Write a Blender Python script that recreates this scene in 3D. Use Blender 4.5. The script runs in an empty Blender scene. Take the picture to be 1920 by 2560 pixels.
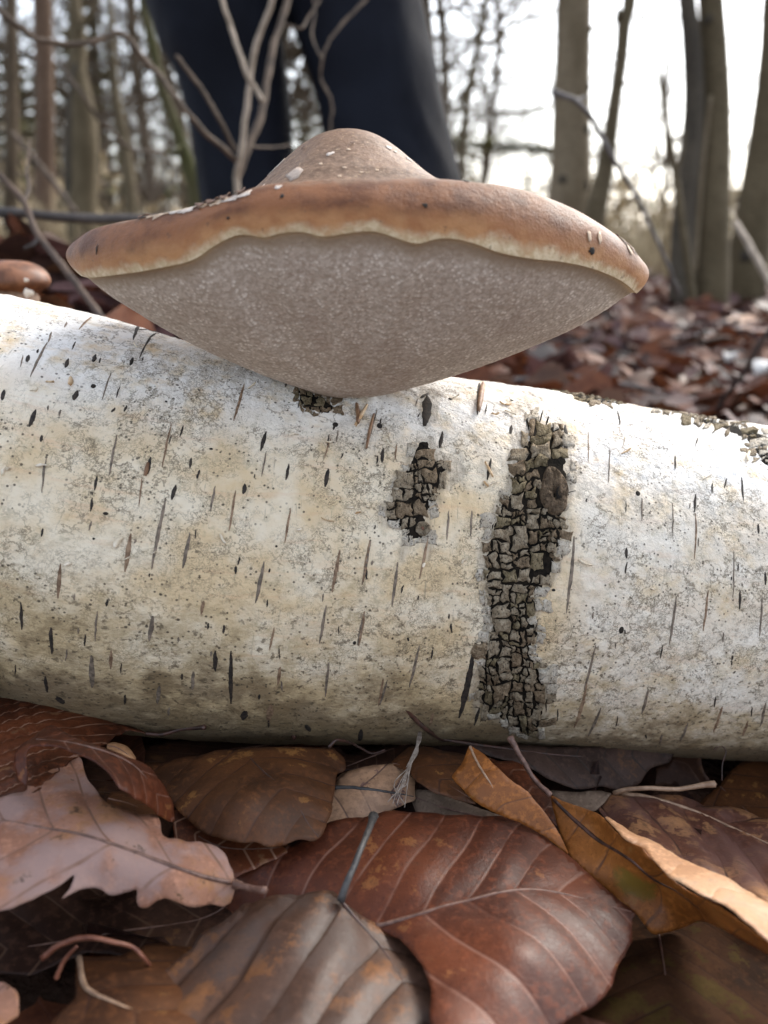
import bpy, math, random
import numpy as np
from mathutils import Vector, Matrix, geometry

SC = bpy.context.scene
COL = SC.collection
RNG = random.Random(7)
NP = np.random.RandomState(7)

# ------------------------------------------------------------------ camera, sky, sun, exposure
F = 2068.0                       # focal length in pixels of the 1920 x 2560 frame
PITCH = math.radians(18.0)
CAM = np.array([0.0, 0.0, 0.15])
FWD = np.array([0.0, math.cos(PITCH), -math.sin(PITCH)])
UP = np.array([0.0, math.sin(PITCH), math.cos(PITCH)])
RIGHT = np.array([1.0, 0.0, 0.0])

cam_data = bpy.data.cameras.new('camera')
cam = bpy.data.objects.new('camera', cam_data)
COL.objects.link(cam)
cam.location = CAM.tolist()
cam.rotation_euler = (math.radians(90) - PITCH, 0, 0)
cam_data.sensor_fit = 'VERTICAL'
cam_data.sensor_height = 36.0
cam_data.sensor_width = 27.0
cam_data.lens = F / 2560.0 * 36.0
cam_data.clip_start = 0.01
cam_data.clip_end = 600.0
cam_data.dof.use_dof = True
cam_data.dof.focus_distance = 0.220
cam_data.dof.aperture_fstop = cam_data.lens / 2.5
SC.camera = cam

SUN_EL, SUN_AZ = math.radians(38), math.radians(40)     # azimuth from +Y towards +X
world = bpy.data.worlds.new('World')
SC.world = world
world.use_nodes = True
wt = world.node_tree
wt.nodes.clear()
w_out = wt.nodes.new('ShaderNodeOutputWorld')
w_bg = wt.nodes.new('ShaderNodeBackground')
w_sky = wt.nodes.new('ShaderNodeTexSky')
w_sky.sky_type = 'NISHITA'
w_sky.sun_disc = False
w_sky.sun_elevation = SUN_EL
w_sky.sun_rotation = SUN_AZ
w_sky.air_density = 1.0
w_sky.dust_density = 2.5
w_sky.ozone_density = 1.0
w_hsv = wt.nodes.new('ShaderNodeHueSaturation')
w_hsv.inputs['Saturation'].default_value = 0.47          # thin even cloud cover takes most of the blue away
wt.links.new(w_sky.outputs[0], w_hsv.inputs['Color'])
wt.links.new(w_hsv.outputs[0], w_bg.inputs['Color'])
w_bg.inputs['Strength'].default_value = 0.13
wt.links.new(w_bg.outputs[0], w_out.inputs[0])

sun_data = bpy.data.lights.new('sun', 'SUN')
sun_data.energy = 0.75
sun_data.angle = math.radians(22)
sun_data.color = (1.0, 0.94, 0.84)
sun = bpy.data.objects.new('sun', sun_data)
COL.objects.link(sun)
sd = Vector((math.sin(SUN_AZ) * math.cos(SUN_EL), math.cos(SUN_AZ) * math.cos(SUN_EL), math.sin(SUN_EL)))
sun.rotation_euler = sd.to_track_quat('Z', 'Y').to_euler()

SC.view_settings.view_transform = 'Standard'
SC.view_settings.look = 'None'
SC.view_settings.gamma = 1.0
SC.view_settings.use_curve_mapping = False
SC.view_settings.exposure = 1.85
SC.render.engine = 'CYCLES'
SC.cycles.use_denoising = True
SC.cycles.max_bounces = 6
SC.cycles.diffuse_bounces = 4
SC.cycles.sample_clamp_indirect = 6.0

# ------------------------------------------------------------------ helpers
def ray(px, py):
    return FWD + (px - 960.0) / F * RIGHT + (1280.0 - py) / F * UP
def PZ(px, py, z):               # point at depth z along the view axis
    return CAM + z * ray(px, py)
def PH(px, py, h):               # point on the horizontal plane z = h
    d = ray(px, py)
    return CAM + (h - CAM[2]) / d[2] * d
def PY(px, py, y):               # point at world distance y
    d = ray(px, py)
    return CAM + y / d[1] * d
def project(P):
    Q = np.asarray(P) - CAM
    zc = Q @ FWD
    return np.stack([960 + F * (Q @ RIGHT) / zc, 1280 - F * (Q @ UP) / zc, zc], -1)

def ground_z(x, y):
    r2 = x * x + (y - 0.2) ** 2
    mound = 0.105 * np.exp(-((np.asarray(x) + 0.30) ** 2 / 0.05 + (np.asarray(y) - 0.66) ** 2 / 0.022))
    return mound - 0.007 - 0.14 * 0.4 * np.tanh(np.asarray(x) / 0.4) * np.exp(-r2 / 6.0) + 0.03 * np.sin(x * 1.3 + 0.5) * np.sin(y * 0.9 + 1) * (1 - np.exp(-r2 / 8.0))

_perm = NP.permutation(256)
_perm = np.concatenate([_perm, _perm, _perm])
_grad = NP.normal(size=(256, 3))
_grad /= np.linalg.norm(_grad, axis=1)[:, None]
def pnoise(x, y, z=0.0):
    x, y, z = np.broadcast_arrays(np.asarray(x, float), np.asarray(y, float), np.asarray(z, float))
    xi, yi, zi = np.floor(x).astype(int), np.floor(y).astype(int), np.floor(z).astype(int)
    xf, yf, zf = x - xi, y - yi, z - zi
    fade = lambda t: t * t * t * (t * (t * 6 - 15) + 10)
    u, v, w = fade(xf), fade(yf), fade(zf)
    xi &= 255; yi &= 255; zi &= 255
    def g(i, j, k):
        h = _perm[_perm[_perm[xi + i] + yi + j] + zi + k]
        gr = _grad[h]
        return gr[..., 0] * (xf - i) + gr[..., 1] * (yf - j) + gr[..., 2] * (zf - k)
    l = lambda a, b, t: a + t * (b - a)
    x00 = l(g(0,0,0), g(1,0,0), u); x10 = l(g(0,1,0), g(1,1,0), u)
    x01 = l(g(0,0,1), g(1,0,1), u); x11 = l(g(0,1,1), g(1,1,1), u)
    return l(l(x00, x10, v), l(x01, x11, v), w)
def fbm(x, y, z=0.0, o=4):
    s, a = 0.0, 1.0
    for i in range(o):
        s = s + a * pnoise(x * 2 ** i + 17.3 * i, y * 2 ** i + 5.1 * i, np.asarray(z) * 2 ** i + 3.7 * i)
        a *= 0.5
    return s

def mesh_of(name, verts, faces, uv=None, smooth=True):
    me = bpy.data.meshes.new(name)
    verts = np.asarray(verts, dtype=np.float32)
    if isinstance(faces, np.ndarray):
        n, k = faces.shape
        me.vertices.add(len(verts)); me.vertices.foreach_set('co', verts.ravel())
        me.loops.add(n * k); me.loops.foreach_set('vertex_index', faces.ravel().astype(np.int32))
        me.polygons.add(n)
        me.polygons.foreach_set('loop_start', np.arange(0, n * k, k, dtype=np.int32))
        me.update(calc_edges=True)
        me.validate()
    else:
        me.from_pydata(verts.tolist(), [], [tuple(int(i) for i in f) for f in faces])
    if uv is not None:
        li = np.empty(len(me.loops), dtype=np.int32)
        me.loops.foreach_get('vertex_index', li)
        l = me.uv_layers.new(name='UVMap')
        l.data.foreach_set('uv', np.asarray(uv, dtype=np.float32)[li].ravel())
    if smooth:
        me.polygons.foreach_set('use_smooth', np.ones(len(me.polygons), dtype=bool))
    return me

def obj(name, me, mat=None, parent=None):
    o = bpy.data.objects.new(name, me)
    COL.objects.link(o)
    if mat is not None and not me.materials:
        me.materials.append(mat)
    if parent is not None: child(o, parent)
    return o
def tag(o, label=None, cat=None, group=None, kind=None):
    if label: o['label'] = label
    if cat: o['category'] = cat
    if group: o['group'] = group
    if kind: o['kind'] = kind
    return o
def empty(name, loc, label, cat, group=None):
    o = bpy.data.objects.new(name, None)
    COL.objects.link(o)
    o.location = [float(v) for v in loc]
    o.empty_display_size = 0.01
    return tag(o, label, cat, group)
def child(o, parent):
    o.parent = parent
    o.matrix_parent_inverse = parent.matrix_basis.inverted()
    return o

def spline(pts, n):
    """Catmull-Rom through the points, n samples, even in arc length."""
    P = np.asarray(pts, float)
    if len(P) == 2:
        t = np.linspace(0, 1, n)[:, None]
        return P[0] * (1 - t) + P[1] * t
    Q = np.vstack([2 * P[0] - P[1], P, 2 * P[-1] - P[-2]])
    out = []
    for i in range(len(P) - 1):
        p0, p1, p2, p3 = Q[i], Q[i + 1], Q[i + 2], Q[i + 3]
        t = np.linspace(0, 1, 16, endpoint=False)[:, None]
        out.append(0.5 * (2 * p1 + (p2 - p0) * t + (2 * p0 - 5 * p1 + 4 * p2 - p3) * t ** 2 + (3 * p1 - p0 - 3 * p2 + p3) * t ** 3))
    out = np.vstack(out + [P[-1:]])
    d = np.concatenate([[0], np.cumsum(np.linalg.norm(np.diff(out, axis=0), axis=1))])
    s = np.linspace(0, d[-1], n)
    return np.stack([np.interp(s, d, out[:, k]) for k in range(P.shape[1])], 1)

def tube_arrays(path, radii, sides=8, cap=True, lump=0.0, seed=0.0):
    path = np.asarray(path, float)
    n = len(path)
    radii = np.broadcast_to(np.asarray(radii, float), (n,))
    T = np.gradient(path, axis=0)
    T /= np.linalg.norm(T, axis=1)[:, None] + 1e-12
    ref = np.array([0.0, 0.0, 1.0]) if abs(T[0][2]) < 0.9 else np.array([1.0, 0.0, 0.0])
    V = []
    a = np.linspace(0, 2 * math.pi, sides, endpoint=False)
    u = np.cross(T[0], ref); u /= np.linalg.norm(u)
    for i in range(n):
        u = u - T[i] * (u @ T[i]); u /= np.linalg.norm(u) + 1e-12
        w = np.cross(T[i], u)
        r = radii[i] * (1 + lump * pnoise(np.cos(a) * 1.3 + seed, np.sin(a) * 1.3, i * 0.37 + seed)) if lump else radii[i]
        V.append(path[i] + np.cos(a)[:, None] * u * (r if np.isscalar(r) else r[:, None]) + np.sin(a)[:, None] * w * (r if np.isscalar(r) else r[:, None]))
    V = np.vstack(V)
    Fc = []
    for i in range(n - 1):
        for j in range(sides):
            k = (j + 1) % sides
            Fc.append((i * sides + j, i * sides + k, (i + 1) * sides + k, (i + 1) * sides + j))
    if cap:
        V = np.vstack([V, path[0] - T[0] * radii[0] * 0.4, path[-1] + T[-1] * radii[-1] * 0.4])
        b, e = len(V) - 2, len(V) - 1
        for j in range(sides):
            k = (j + 1) % sides
            Fc.append((b, k, j)); Fc.append((e, (n - 1) * sides + j, (n - 1) * sides + k))
    return V, Fc
def tube(name, path, radii, mat, parent=None, sides=8, lump=0.0, seed=0.0):
    V, Fc = tube_arrays(path, radii, sides, True, lump, seed)
    o = obj(name, mesh_of(name, V, Fc), mat)
    if parent is not None: child(o, parent)
    return o
class Acc:
    def __init__(s): s.v, s.f, s.n = [], [], 0
    def add(s, V, Fc):
        s.v.append(np.asarray(V)); s.f += [tuple(i + s.n for i in f) for f in Fc]; s.n += len(V)
    def mesh(s, name, smooth=True): return mesh_of(name, np.vstack(s.v), s.f, smooth=smooth)

# ------------------------------------------------------------------ material kit
class NT:
    def __init__(s, name):
        s.m = bpy.data.materials.new(name); s.m.use_nodes = True
        s.t = s.m.node_tree; s.t.nodes.clear()
        s.out = s.t.nodes.new('ShaderNodeOutputMaterial')
        s.b = s.t.nodes.new('ShaderNodeBsdfPrincipled')
        s.t.links.new(s.b.outputs[0], s.out.inputs[0])
    def n(s, kind, ins=None, **kw):
        nd = s.t.nodes.new(kind)
        for k, v in kw.items(): setattr(nd, k, v)
        for k, v in (ins or {}).items(): s.put(nd.inputs[k], v)
        return nd
    def put(s, sock, v):
        if isinstance(v, bpy.types.NodeSocket): s.t.links.new(v, sock)
        elif hasattr(sock, 'default_value'):
            if sock.type == 'RGBA' and len(v) == 3: v = (*v, 1)
            sock.default_value = v
    def set(s, **kw):
        for k, v in kw.items(): s.put(s.b.inputs[k.replace('_', ' ')], v)
    def math(s, op, a, b=0.0, c=0.0, clamp=False):
        return s.n('ShaderNodeMath', {0: a, 1: b, 2: c}, operation=op, use_clamp=clamp).outputs[0]
    def mix(s, f, a, b, blend='MIX'):
        nd = s.t.nodes.new('ShaderNodeMix'); nd.data_type = 'RGBA'; nd.blend_type = blend
        s.put(nd.inputs[0], f); s.put(nd.inputs[6], a); s.put(nd.inputs[7], b)
        return nd.outputs[2]
    def ramp(s, f, lo, hi):
        """smooth 0..1 between lo and hi (lo may be above hi)"""
        nd = s.n('ShaderNodeMapRange', interpolation_type='SMOOTHSTEP')
        s.put(nd.inputs[0], f)
        if lo <= hi:
            nd.inputs[1].default_value, nd.inputs[2].default_value = lo, hi
        else:
            nd.inputs[1].default_value, nd.inputs[2].default_value = hi, lo
            nd.inputs[3].default_value, nd.inputs[4].default_value = 1.0, 0.0
        return nd.outputs[0]
    def coord(s, which='Object', scale=(1, 1, 1), loc=(0, 0, 0)):
        c = s.n('ShaderNodeTexCoord').outputs[which]
        m = s.n('ShaderNodeMapping'); s.put(m.inputs[0], c)
        m.inputs['Scale'].default_value = scale; m.inputs['Location'].default_value = loc
        return m.outputs[0]
    def noise(s, vec, scale, detail=3.0, rough=0.55, dist=0.0):
        return s.n('ShaderNodeTexNoise', {'Vector': vec, 'Scale': scale, 'Detail': detail, 'Roughness': rough, 'Distortion': dist}).outputs[0]
    def voro(s, vec, scale, feature='F1', out='Distance'):
        return s.n('ShaderNodeTexVoronoi', {'Vector': vec, 'Scale': scale}, feature=feature).outputs[out]
    def bump(s, h, strength, dist):
        nd = s.n('ShaderNodeBump', {'Height': h, 'Strength': strength, 'Distance': dist})
        s.t.links.new(nd.outputs[0], s.b.inputs['Normal'])
        return nd

def simple_mat(name, c1, c2, scale, rough=0.7, bump=0.0, bdist=0.001, detail=4, spec=0.5):
    k = NT(name)
    v = k.coord('Object')
    n = k.noise(v, scale, detail)
    k.set(Base_Color=k.mix(k.ramp(n, 0.35, 0.65), c1, c2), Roughness=rough)
    k.b.inputs['Specular IOR Level'].default_value = spec
    if bump: k.bump(k.noise(v, scale * 2.2, detail), bump, bdist)
    return k.m

# ------------------------------------------------------------------ the ground
def build_ground():
    a = np.concatenate([-np.geomspace(220, 0.6, 60), np.linspace(-0.55, 0.55, 23), np.geomspace(0.6, 220, 60)])
    X, Y = np.meshgrid(a, a + 0.3)
    Z = ground_z(X, Y) + 0.004 * pnoise(X * 9, Y * 9)
    n = len(a)
    idx = np.arange(n * n).reshape(n, n)
    faces = np.stack([idx[:-1, :-1], idx[:-1, 1:], idx[1:, 1:], idx[1:, :-1]], -1).reshape(-1, 4)
    k = NT('forest_soil')
    k.b.inputs['Specular IOR Level'].default_value = 0.1
    v = k.coord('Object')
    n1 = k.noise(v, 14, 6, 0.6); n2 = k.noise(v, 90, 4, 0.6); n3 = k.noise(v, 0.35, 3)
    c = k.mix(k.ramp(n1, 0.4, 0.62), (0.020, 0.012, 0.008), (0.085, 0.042, 0.026))
    c = k.mix(k.ramp(n2, 0.5, 0.7), c, (0.07, 0.04, 0.028))
    c = k.mix(k.math('MULTIPLY', k.ramp(n3, 0.5, 0.65), 0.5), c, (0.10, 0.085, 0.04))
    k.set(Base_Color=c, Roughness=0.75)
    k.bump(k.math('ADD', n1, n2), 0.6, 0.02)
    o = obj('ground', mesh_of('ground', np.stack([X, Y, Z], -1).reshape(-1, 3), faces), k.m)
    tag(o, kind='structure')
build_ground()

# ------------------------------------------------------------------ the birch log
C5 = lambda x, y: (x / 1.728, 700 + y / 1.728)
C6 = lambda x, y: (860 + x / 1.565, 900 + y / 1.565)
MAINP = [(745,195),(775,245),(800,268),(862,245),(872,330),(888,400),(890,480),(872,620),(884,690),(852,745),(842,830),(800,885),(740,925),(785,960),(742,1010),(780,1070),(742,1140),(765,1180),(812,1260),(802,1330),(792,1420),(735,1490),(660,1445),(600,1400),(520,1375),(500,1290),(512,1200),(540,1130),(562,1040),(548,960),(535,870),(530,760),(560,660),(590,570),(640,510),(650,400),(685,352),(715,285),(722,220)]
SECP = [(300,312),(345,322),(345,392),(400,385),(420,430),(410,500),(360,510),(378,550),(330,605),(338,700),(330,780),(318,700),(262,705),(225,775),(238,665),(155,640),(146,575),(190,530),(202,460),(250,405),(266,345)]
# axis stations: (pixel column, depth, angle of the axis above the view axis in degrees, radius)
def _st(px, top, bot, R):
    tt, tb = math.atan((1280 - top) / F), math.atan((1280 - bot) / F)
    half, mid = (tt - tb) / 2, (tt + tb) / 2
    d = R / math.sin(half)
    z = d * math.cos(mid)
    return CAM + np.array([(px - 960) / F * z, 0, 0]) + FWD * z + UP * (d * math.sin(mid))
_c = [_st(0, 735, 1748, 0.0622), _st(500, 868, 1846, 0.0605), _st(1230, 962, 1862, 0.0588), _st(1920, 1075, 1905, 0.0572)]
_dl, _dr = _c[0] - _c[1], _c[3] - _c[2]
_ctrl = [_c[0] + _dl * 5 + np.array([0, 0, -0.075]), _c[0] + _dl * 2 + np.array([0, 0, -0.012]), *_c, _c[3] + _dr * 2.2 + np.array([0, 0, 0.008]), _c[3] + _dr * 6.5 + np.array([0, 0, 0.075])]
LOG_AX = spline(_ctrl, 400)
_al = np.concatenate([[0], np.cumsum(np.linalg.norm(np.diff(LOG_AX, axis=0), axis=1))])
LOG_LEN = _al[-1]
U0 = np.interp(_c[0][0], LOG_AX[:, 0], _al); U1 = np.interp(_c[3][0], LOG_AX[:, 0], _al)
LOG_T = np.gradient(LOG_AX, axis=0); LOG_T /= np.linalg.norm(LOG_T, axis=1)[:, None]
def log_frame(u):
    c = np.stack([np.interp(u, _al, LOG_AX[:, k]) for k in range(3)], -1)
    t = np.stack([np.interp(u, _al, LOG_T[:, k]) for k in range(3)], -1)
    t /= np.linalg.norm(t, axis=-1)[..., None]
    up = np.array([0, 0, 1.0]) - t * t[..., 2:3]
    up /= np.linalg.norm(up, axis=-1)[..., None]
    fr = np.cross(up, t)                       # points away from the camera side (+y); flip
    fr = np.where(fr[..., 1:2] > 0, -fr, fr)
    return c, t, up, fr
def log_R(u): return 0.0622 + (u - U0) / (U1 - U0) * (0.0572 - 0.0622)
def log_disp(u, v):
    w = v * 0.06
    d = 0.0011 * fbm(u * 22, w * 22, 3.0, 3) + 0.00022 * fbm(u * 160, w * 110, 9.0, 3)
    f = pnoise(u * 260, w * 180, 1.5) + 0.5 * pnoise(u * 620, w * 420, 4.5)
    d = d + 0.00013 * np.tanh(6 * (f - 0.12)) + 0.00005 * pnoise(u * 1900, w * 1300, 7.7)
    return d
def log_point(u, v, off=0.0):
    """v: angle from the top towards the camera side"""
    u = np.asarray(u, float); v = np.asarray(v, float)
    c, t, up, fr = log_frame(u)
    n = np.cos(v)[..., None] * up + np.sin(v)[..., None] * fr
    return c + n * (log_R(u) + log_disp(u, v) + off)[..., None]

# visible lookup grid pixel -> (u, v)
_gu, _gv = np.meshgrid(np.linspace(U0 - 0.02, U1 + 0.02, 420), np.linspace(-0.35, 2.35, 300))
_gp = project(log_point(_gu.ravel(), _gv.ravel()))
_gc, _gt, _gup, _gfr = log_frame(_gu.ravel())
_gn = np.cos(_gv.ravel())[:, None] * _gup + np.sin(_gv.ravel())[:, None] * _gfr
_vis = ((CAM - log_point(_gu.ravel(), _gv.ravel())) * _gn).sum(1) > 0.0
_gp2 = np.where(_vis[:, None], _gp[:, :2], 1e9)
def log_uv(px, py):
    i = np.argmin((_gp2[:, 0] - px) ** 2 + (_gp2[:, 1] - py) ** 2)
    u, v = _gu.ravel()[i], _gv.ravel()[i]
    for _ in range(3):
        e = 2e-4
        p0 = project(log_point(u, v))[:2]; pu = project(log_point(u + e, v))[:2]; pv = project(log_point(u, v + e * 20))[:2]
        J = np.stack([(pu - p0) / e, (pv - p0) / (e * 20)], 1)
        try: s = np.linalg.solve(J, np.array([px, py]) - p0)
        except np.linalg.LinAlgError: break
        if abs(s[0]) > 0.004 or abs(s[1]) > 0.06: break
        u += s[0]; v += s[1]
    return u, v

def bark_material():
    k = NT('birch_bark')
    uv = k.coord('UV')                                    # metres along and around the log
    st = k.coord('UV', scale=(1, 4.5, 1)); fib = k.coord('UV', scale=(0.35, 3.0, 1)); vert = k.coord('UV', scale=(3.0, 0.35, 1))
    sep = k.n('ShaderNodeSeparateXYZ'); k.put(sep.inputs[0], uv)
    V, Ucoord = sep.outputs[1], sep.outputs[0]
    big = k.noise(uv, 55, 4, 0.6); mid = k.noise(uv, 190, 4, 0.6)
    c = k.mix(k.ramp(big, 0.36, 0.66), (0.66, 0.505, 0.305), (0.78, 0.685, 0.53))
    c = k.mix(k.math('MULTIPLY', k.ramp(k.noise(fib, 120, 3, 0.6), 0.54, 0.72), 0.40), c, (0.66, 0.42, 0.25))
    # sky light painted on upper side; white bloom on clean sheet beyond rough patch
    sky_bloom = k.math('ADD', k.ramp(V, 0.056, 0.024), k.math('MULTIPLY', k.ramp(k.math('ADD', Ucoord, k.math('MULTIPLY', big, 0.004)), U0 + 0.160, U0 + 0.175), 0.42), clamp=True)
    c = k.mix(k.math('MULTIPLY', k.math('MULTIPLY', sky_bloom, k.ramp(k.noise(uv, 90, 5, 0.65), 0.3, 0.55)), 0.92), c, (0.84, 0.835, 0.82))
    # grey-green film
    c = k.mix(k.math('MULTIPLY', k.ramp(k.noise(uv, 240, 5, 0.7), 0.55, 0.66), 0.36), c, (0.33, 0.29, 0.185))
    c = k.mix(k.math('MULTIPLY', k.ramp(k.noise(vert, 300, 4, 0.7), 0.60, 0.70), 0.55), c, (0.26, 0.22, 0.16))
    # curled edges of thin flakes: broken contour lines
    for sc, th, sd, amt in ((150, 0.50, 0.0, 0.62), (150, 0.565, 0.0, 0.4), (330, 0.52, 3.0, 0.38), (90, 0.47, 7.0, 0.62)):
        nn = k.noise(k.coord('UV', loc=(sd, sd, 0)), sc, 5, 0.68)
        ln = k.ramp(k.math('ABSOLUTE', k.math('SUBTRACT', nn, th)), 0.020, 0.006)
        msk = k.ramp(k.noise(k.coord('UV', loc=(sd + 1, 2, 0)), sc * 0.33, 3), 0.44, 0.56)
        c = k.mix(k.math('MULTIPLY', k.math('MULTIPLY', ln, msk), amt), c, (0.13, 0.10, 0.06))
    # stain and algae on the underside, from the wet leaves
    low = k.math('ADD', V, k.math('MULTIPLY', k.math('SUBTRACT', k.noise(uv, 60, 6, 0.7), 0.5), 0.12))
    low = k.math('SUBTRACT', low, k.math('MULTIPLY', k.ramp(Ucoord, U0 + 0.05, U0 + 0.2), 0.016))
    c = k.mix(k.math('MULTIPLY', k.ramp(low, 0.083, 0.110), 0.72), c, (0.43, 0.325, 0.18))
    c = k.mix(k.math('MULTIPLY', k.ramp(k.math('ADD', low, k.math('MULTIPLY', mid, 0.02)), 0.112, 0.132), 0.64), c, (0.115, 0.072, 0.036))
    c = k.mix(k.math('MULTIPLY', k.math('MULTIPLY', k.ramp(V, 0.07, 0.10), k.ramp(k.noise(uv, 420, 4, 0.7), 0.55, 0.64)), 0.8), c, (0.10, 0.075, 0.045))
    ha = k.n('ShaderNodeAttribute', attribute_name='rough_bark').outputs['Fac']
    ha = k.math('ADD', ha, k.math('MULTIPLY', k.math('SUBTRACT', k.noise(uv, 200, 5, 0.7), 0.5), 1.1))
    gr = k.mix(k.ramp(k.noise(vert, 260, 5, 0.7), 0.38, 0.62), (0.20, 0.165, 0.12), (0.50, 0.44, 0.36))
    c = k.mix(k.math('MULTIPLY', k.ramp(ha, 0.45, 1.0), 0.52), c, gr)
    # pin-head dots
    for sc, rad, thr in ((480, 0.22, 0.82), (900, 0.34, 0.70), (230, 0.11, 0.86)):
        vn = k.n('ShaderNodeTexVoronoi', {'Vector': uv, 'Scale': sc})
        d, cc = vn.outputs['Distance'], vn.outputs['Color']
        sc_ = k.n('ShaderNodeSeparateColor'); k.put(sc_.inputs[0], cc)
        pick = k.math('GREATER_THAN', sc_.outputs[0], thr)
        dot = k.math('MULTIPLY', k.ramp(d, rad, rad * 0.55), pick)
        dot = k.math('MULTIPLY', dot, k.ramp(k.noise(uv, 60, 3), 0.40, 0.55))
        c = k.mix(k.math('MULTIPLY', dot, 0.88), c, (0.055, 0.042, 0.028))
    k.set(Base_Color=c, Roughness=0.62)
    k.b.inputs['Specular IOR Level'].default_value = 0.35
    h = k.math('ADD', k.noise(uv, 330, 6, 0.68), k.math('MULTIPLY', k.noise(uv, 1300, 3, 0.6), 0.4))
    k.bump(h, 0.75, 0.0008)
    return k.m

def build_log():
    us = np.concatenate([np.linspace(0, U0 - 0.02, 60, endpoint=False), np.linspace(U0 - 0.02, U1 + 0.02, 760), np.linspace(U1 + 0.02, LOG_LEN, 70)[1:]])
    vs = np.concatenate([np.linspace(-0.5, 2.25, 420), np.linspace(2.25, 2 * math.pi - 0.5, 60)[1:-1]])
    Ug, Vg = np.meshgrid(us, vs, indexing='ij')
    P = log_point(Ug.ravel(), Vg.ravel())
    nu, nv = Ug.shape
    idx = np.arange(nu * nv).reshape(nu, nv)
    nx = np.roll(idx, -1, axis=1)
    faces = np.stack([idx[:-1], nx[:-1], nx[1:], idx[1:]], -1).reshape(-1, 4)
    uv = np.stack([Ug.ravel(), Vg.ravel() * 0.06], 1)
    root = empty('birch_log', LOG_AX[200] - np.array([0, 0, 0.06]), 'fallen white birch log lying across the dead leaves, carrying the large bracket fungus', 'log')
    me = mesh_of('trunk', P, faces, uv)
    # how far the rough bark has spread into the smooth skin round each rough patch
    pr = project(P); front = (Vg.ravel() > -0.3) & (Vg.ravel() < 2.3)
    halo = np.zeros(len(P), np.float32)
    for poly, reach in ((np.array([C6(*q) for q in MAINP]), 16.0), (np.array([C6(*q) for q in SECP]), 22.0), (np.array([C6(300, 105), C6(375, 120), C6(360, 230), C6(320, 270), C6(300, 200)]), 9.0), (np.array([C6(360,365), C6(420,370), C6(475,430), C6(460,470), C6(400,490)]), 8.0), (np.array([C6(660,180), C6(740,110), C6(760,200), C6(700,330), C6(660,340)]), 14.0)):
        b0, b1 = poly.min(0) - 70, poly.max(0) + 70
        w = np.where(front & (pr[:, 0] > b0[0]) & (pr[:, 0] < b1[0]) & (pr[:, 1] > b0[1]) & (pr[:, 1] < b1[1]))[0]
        q = pr[w, :2]; best = np.full(len(w), 1e9); ins = np.zeros(len(w), bool)
        for i in range(len(poly)):
            a_, b_ = poly[i], poly[(i + 1) % len(poly)]; d = b_ - a_
            t = np.clip(((q - a_) @ d) / (d @ d), 0, 1); best = np.minimum(best, np.hypot(*(a_ + t[:, None] * d - q).T))
            ins ^= ((a_[1] > q[:, 1]) != (b_[1] > q[:, 1])) & (q[:, 0] < (b_[0] - a_[0]) * (q[:, 1] - a_[1]) / (b_[1] - a_[1] + 1e-9) + a_[0])
        halo[w] = np.maximum(halo[w], np.where(ins, 1.0, np.exp(-best / reach)))
    at = me.attributes.new('rough_bark', 'FLOAT', 'POINT'); at.data.foreach_set('value', halo)
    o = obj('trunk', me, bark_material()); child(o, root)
    wood = simple_mat('cut_wood', (0.42, 0.29, 0.16), (0.30, 0.19, 0.10), 60, 0.8, 0.3)
    for i, s in ((0, -1), (nu - 1, 1)):
        ring = P[idx[i]]
        c = ring.mean(0) + 0.002 * s * LOG_T[0]
        mids = c + (ring - c) * 0.5
        V = np.vstack([ring, mids, c[None]])
        f = []
        for j in range(nv):
            q = (j + 1) % nv
            f.append((j, q, nv + q, nv + j)); f.append((nv + j, nv + q, 2 * nv))
        e = obj('sawn_end', mesh_of('sawn_end', V, f), wood); child(e, root)
    return root
LOG = build_log()

# ---- lenticels, worm holes
MAT_SLIT = simple_mat('lenticel_dark', (0.010, 0.008, 0.006), (0.04, 0.028, 0.02), 900, 0.8, 0.3, 0.0003)
MAT_STREAK = simple_mat('lenticel_grey', (0.10, 0.078, 0.058), (0.23, 0.18, 0.135), 700, 0.75, 0.4, 0.0003)
MAT_STREAK2 = simple_mat('lenticel_brown', (0.13, 0.075, 0.042), (0.30, 0.20, 0.125), 700, 0.75, 0.4, 0.0003)
MAT_CRACK = simple_mat('crack_bed', (0.006, 0.005, 0.004), (0.018, 0.014, 0.010), 600, 0.95, 0.5, 0.0006, 4, 0.1)
MAT_HOLE = simple_mat('worm_hole', (0.012, 0.009, 0.007), (0.02, 0.015, 0.01), 500, 0.9)

def lens_mesh(name, p0, p1, wpx, rise, sunk, seed):
    """a thin spindle lying on the bark between two pixels; raised lips round a sunk slit"""
    a, b = log_uv(*p0), log_uv(*p1)
    L = max(5, int(math.hypot(p1[0] - p0[0], p1[1] - p0[1]) / 9))
    t = np.linspace(0, 1, L + 1)
    u = a[0] + (b[0] - a[0]) * t; v = a[1] + (b[1] - a[1]) * t
    wob = 0.00022 * pnoise(t * 6 + seed * 3.1, seed, 0.5)
    half = (wpx / F * 0.215 / 2) * np.sin(np.pi * np.clip(t * 0.94 + 0.03, 0, 1)) ** 0.6 * (1 + 0.5 * pnoise(t * 9 + seed, seed * 1.7, 2.0))
    rows = []
    prof = ((-1.0, -0.00015), (-0.55, rise), (0.0, rise - sunk), (0.55, rise), (1.0, -0.00015))
    for x, h in prof:
        rows.append(log_point(u + wob + half * x * (1 + 0.25 * pnoise(t * 14 + seed * 7, x * 3, 1.0)), v, h))
    P = np.stack(rows, 1).reshape(-1, 3)
    n = len(prof)
    f = [(i * n + j, i * n + j + 1, (i + 1) * n + j + 1, (i + 1) * n + j) for i in range(L) for j in range(n - 1)]
    return mesh_of(name, P, f)
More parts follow.
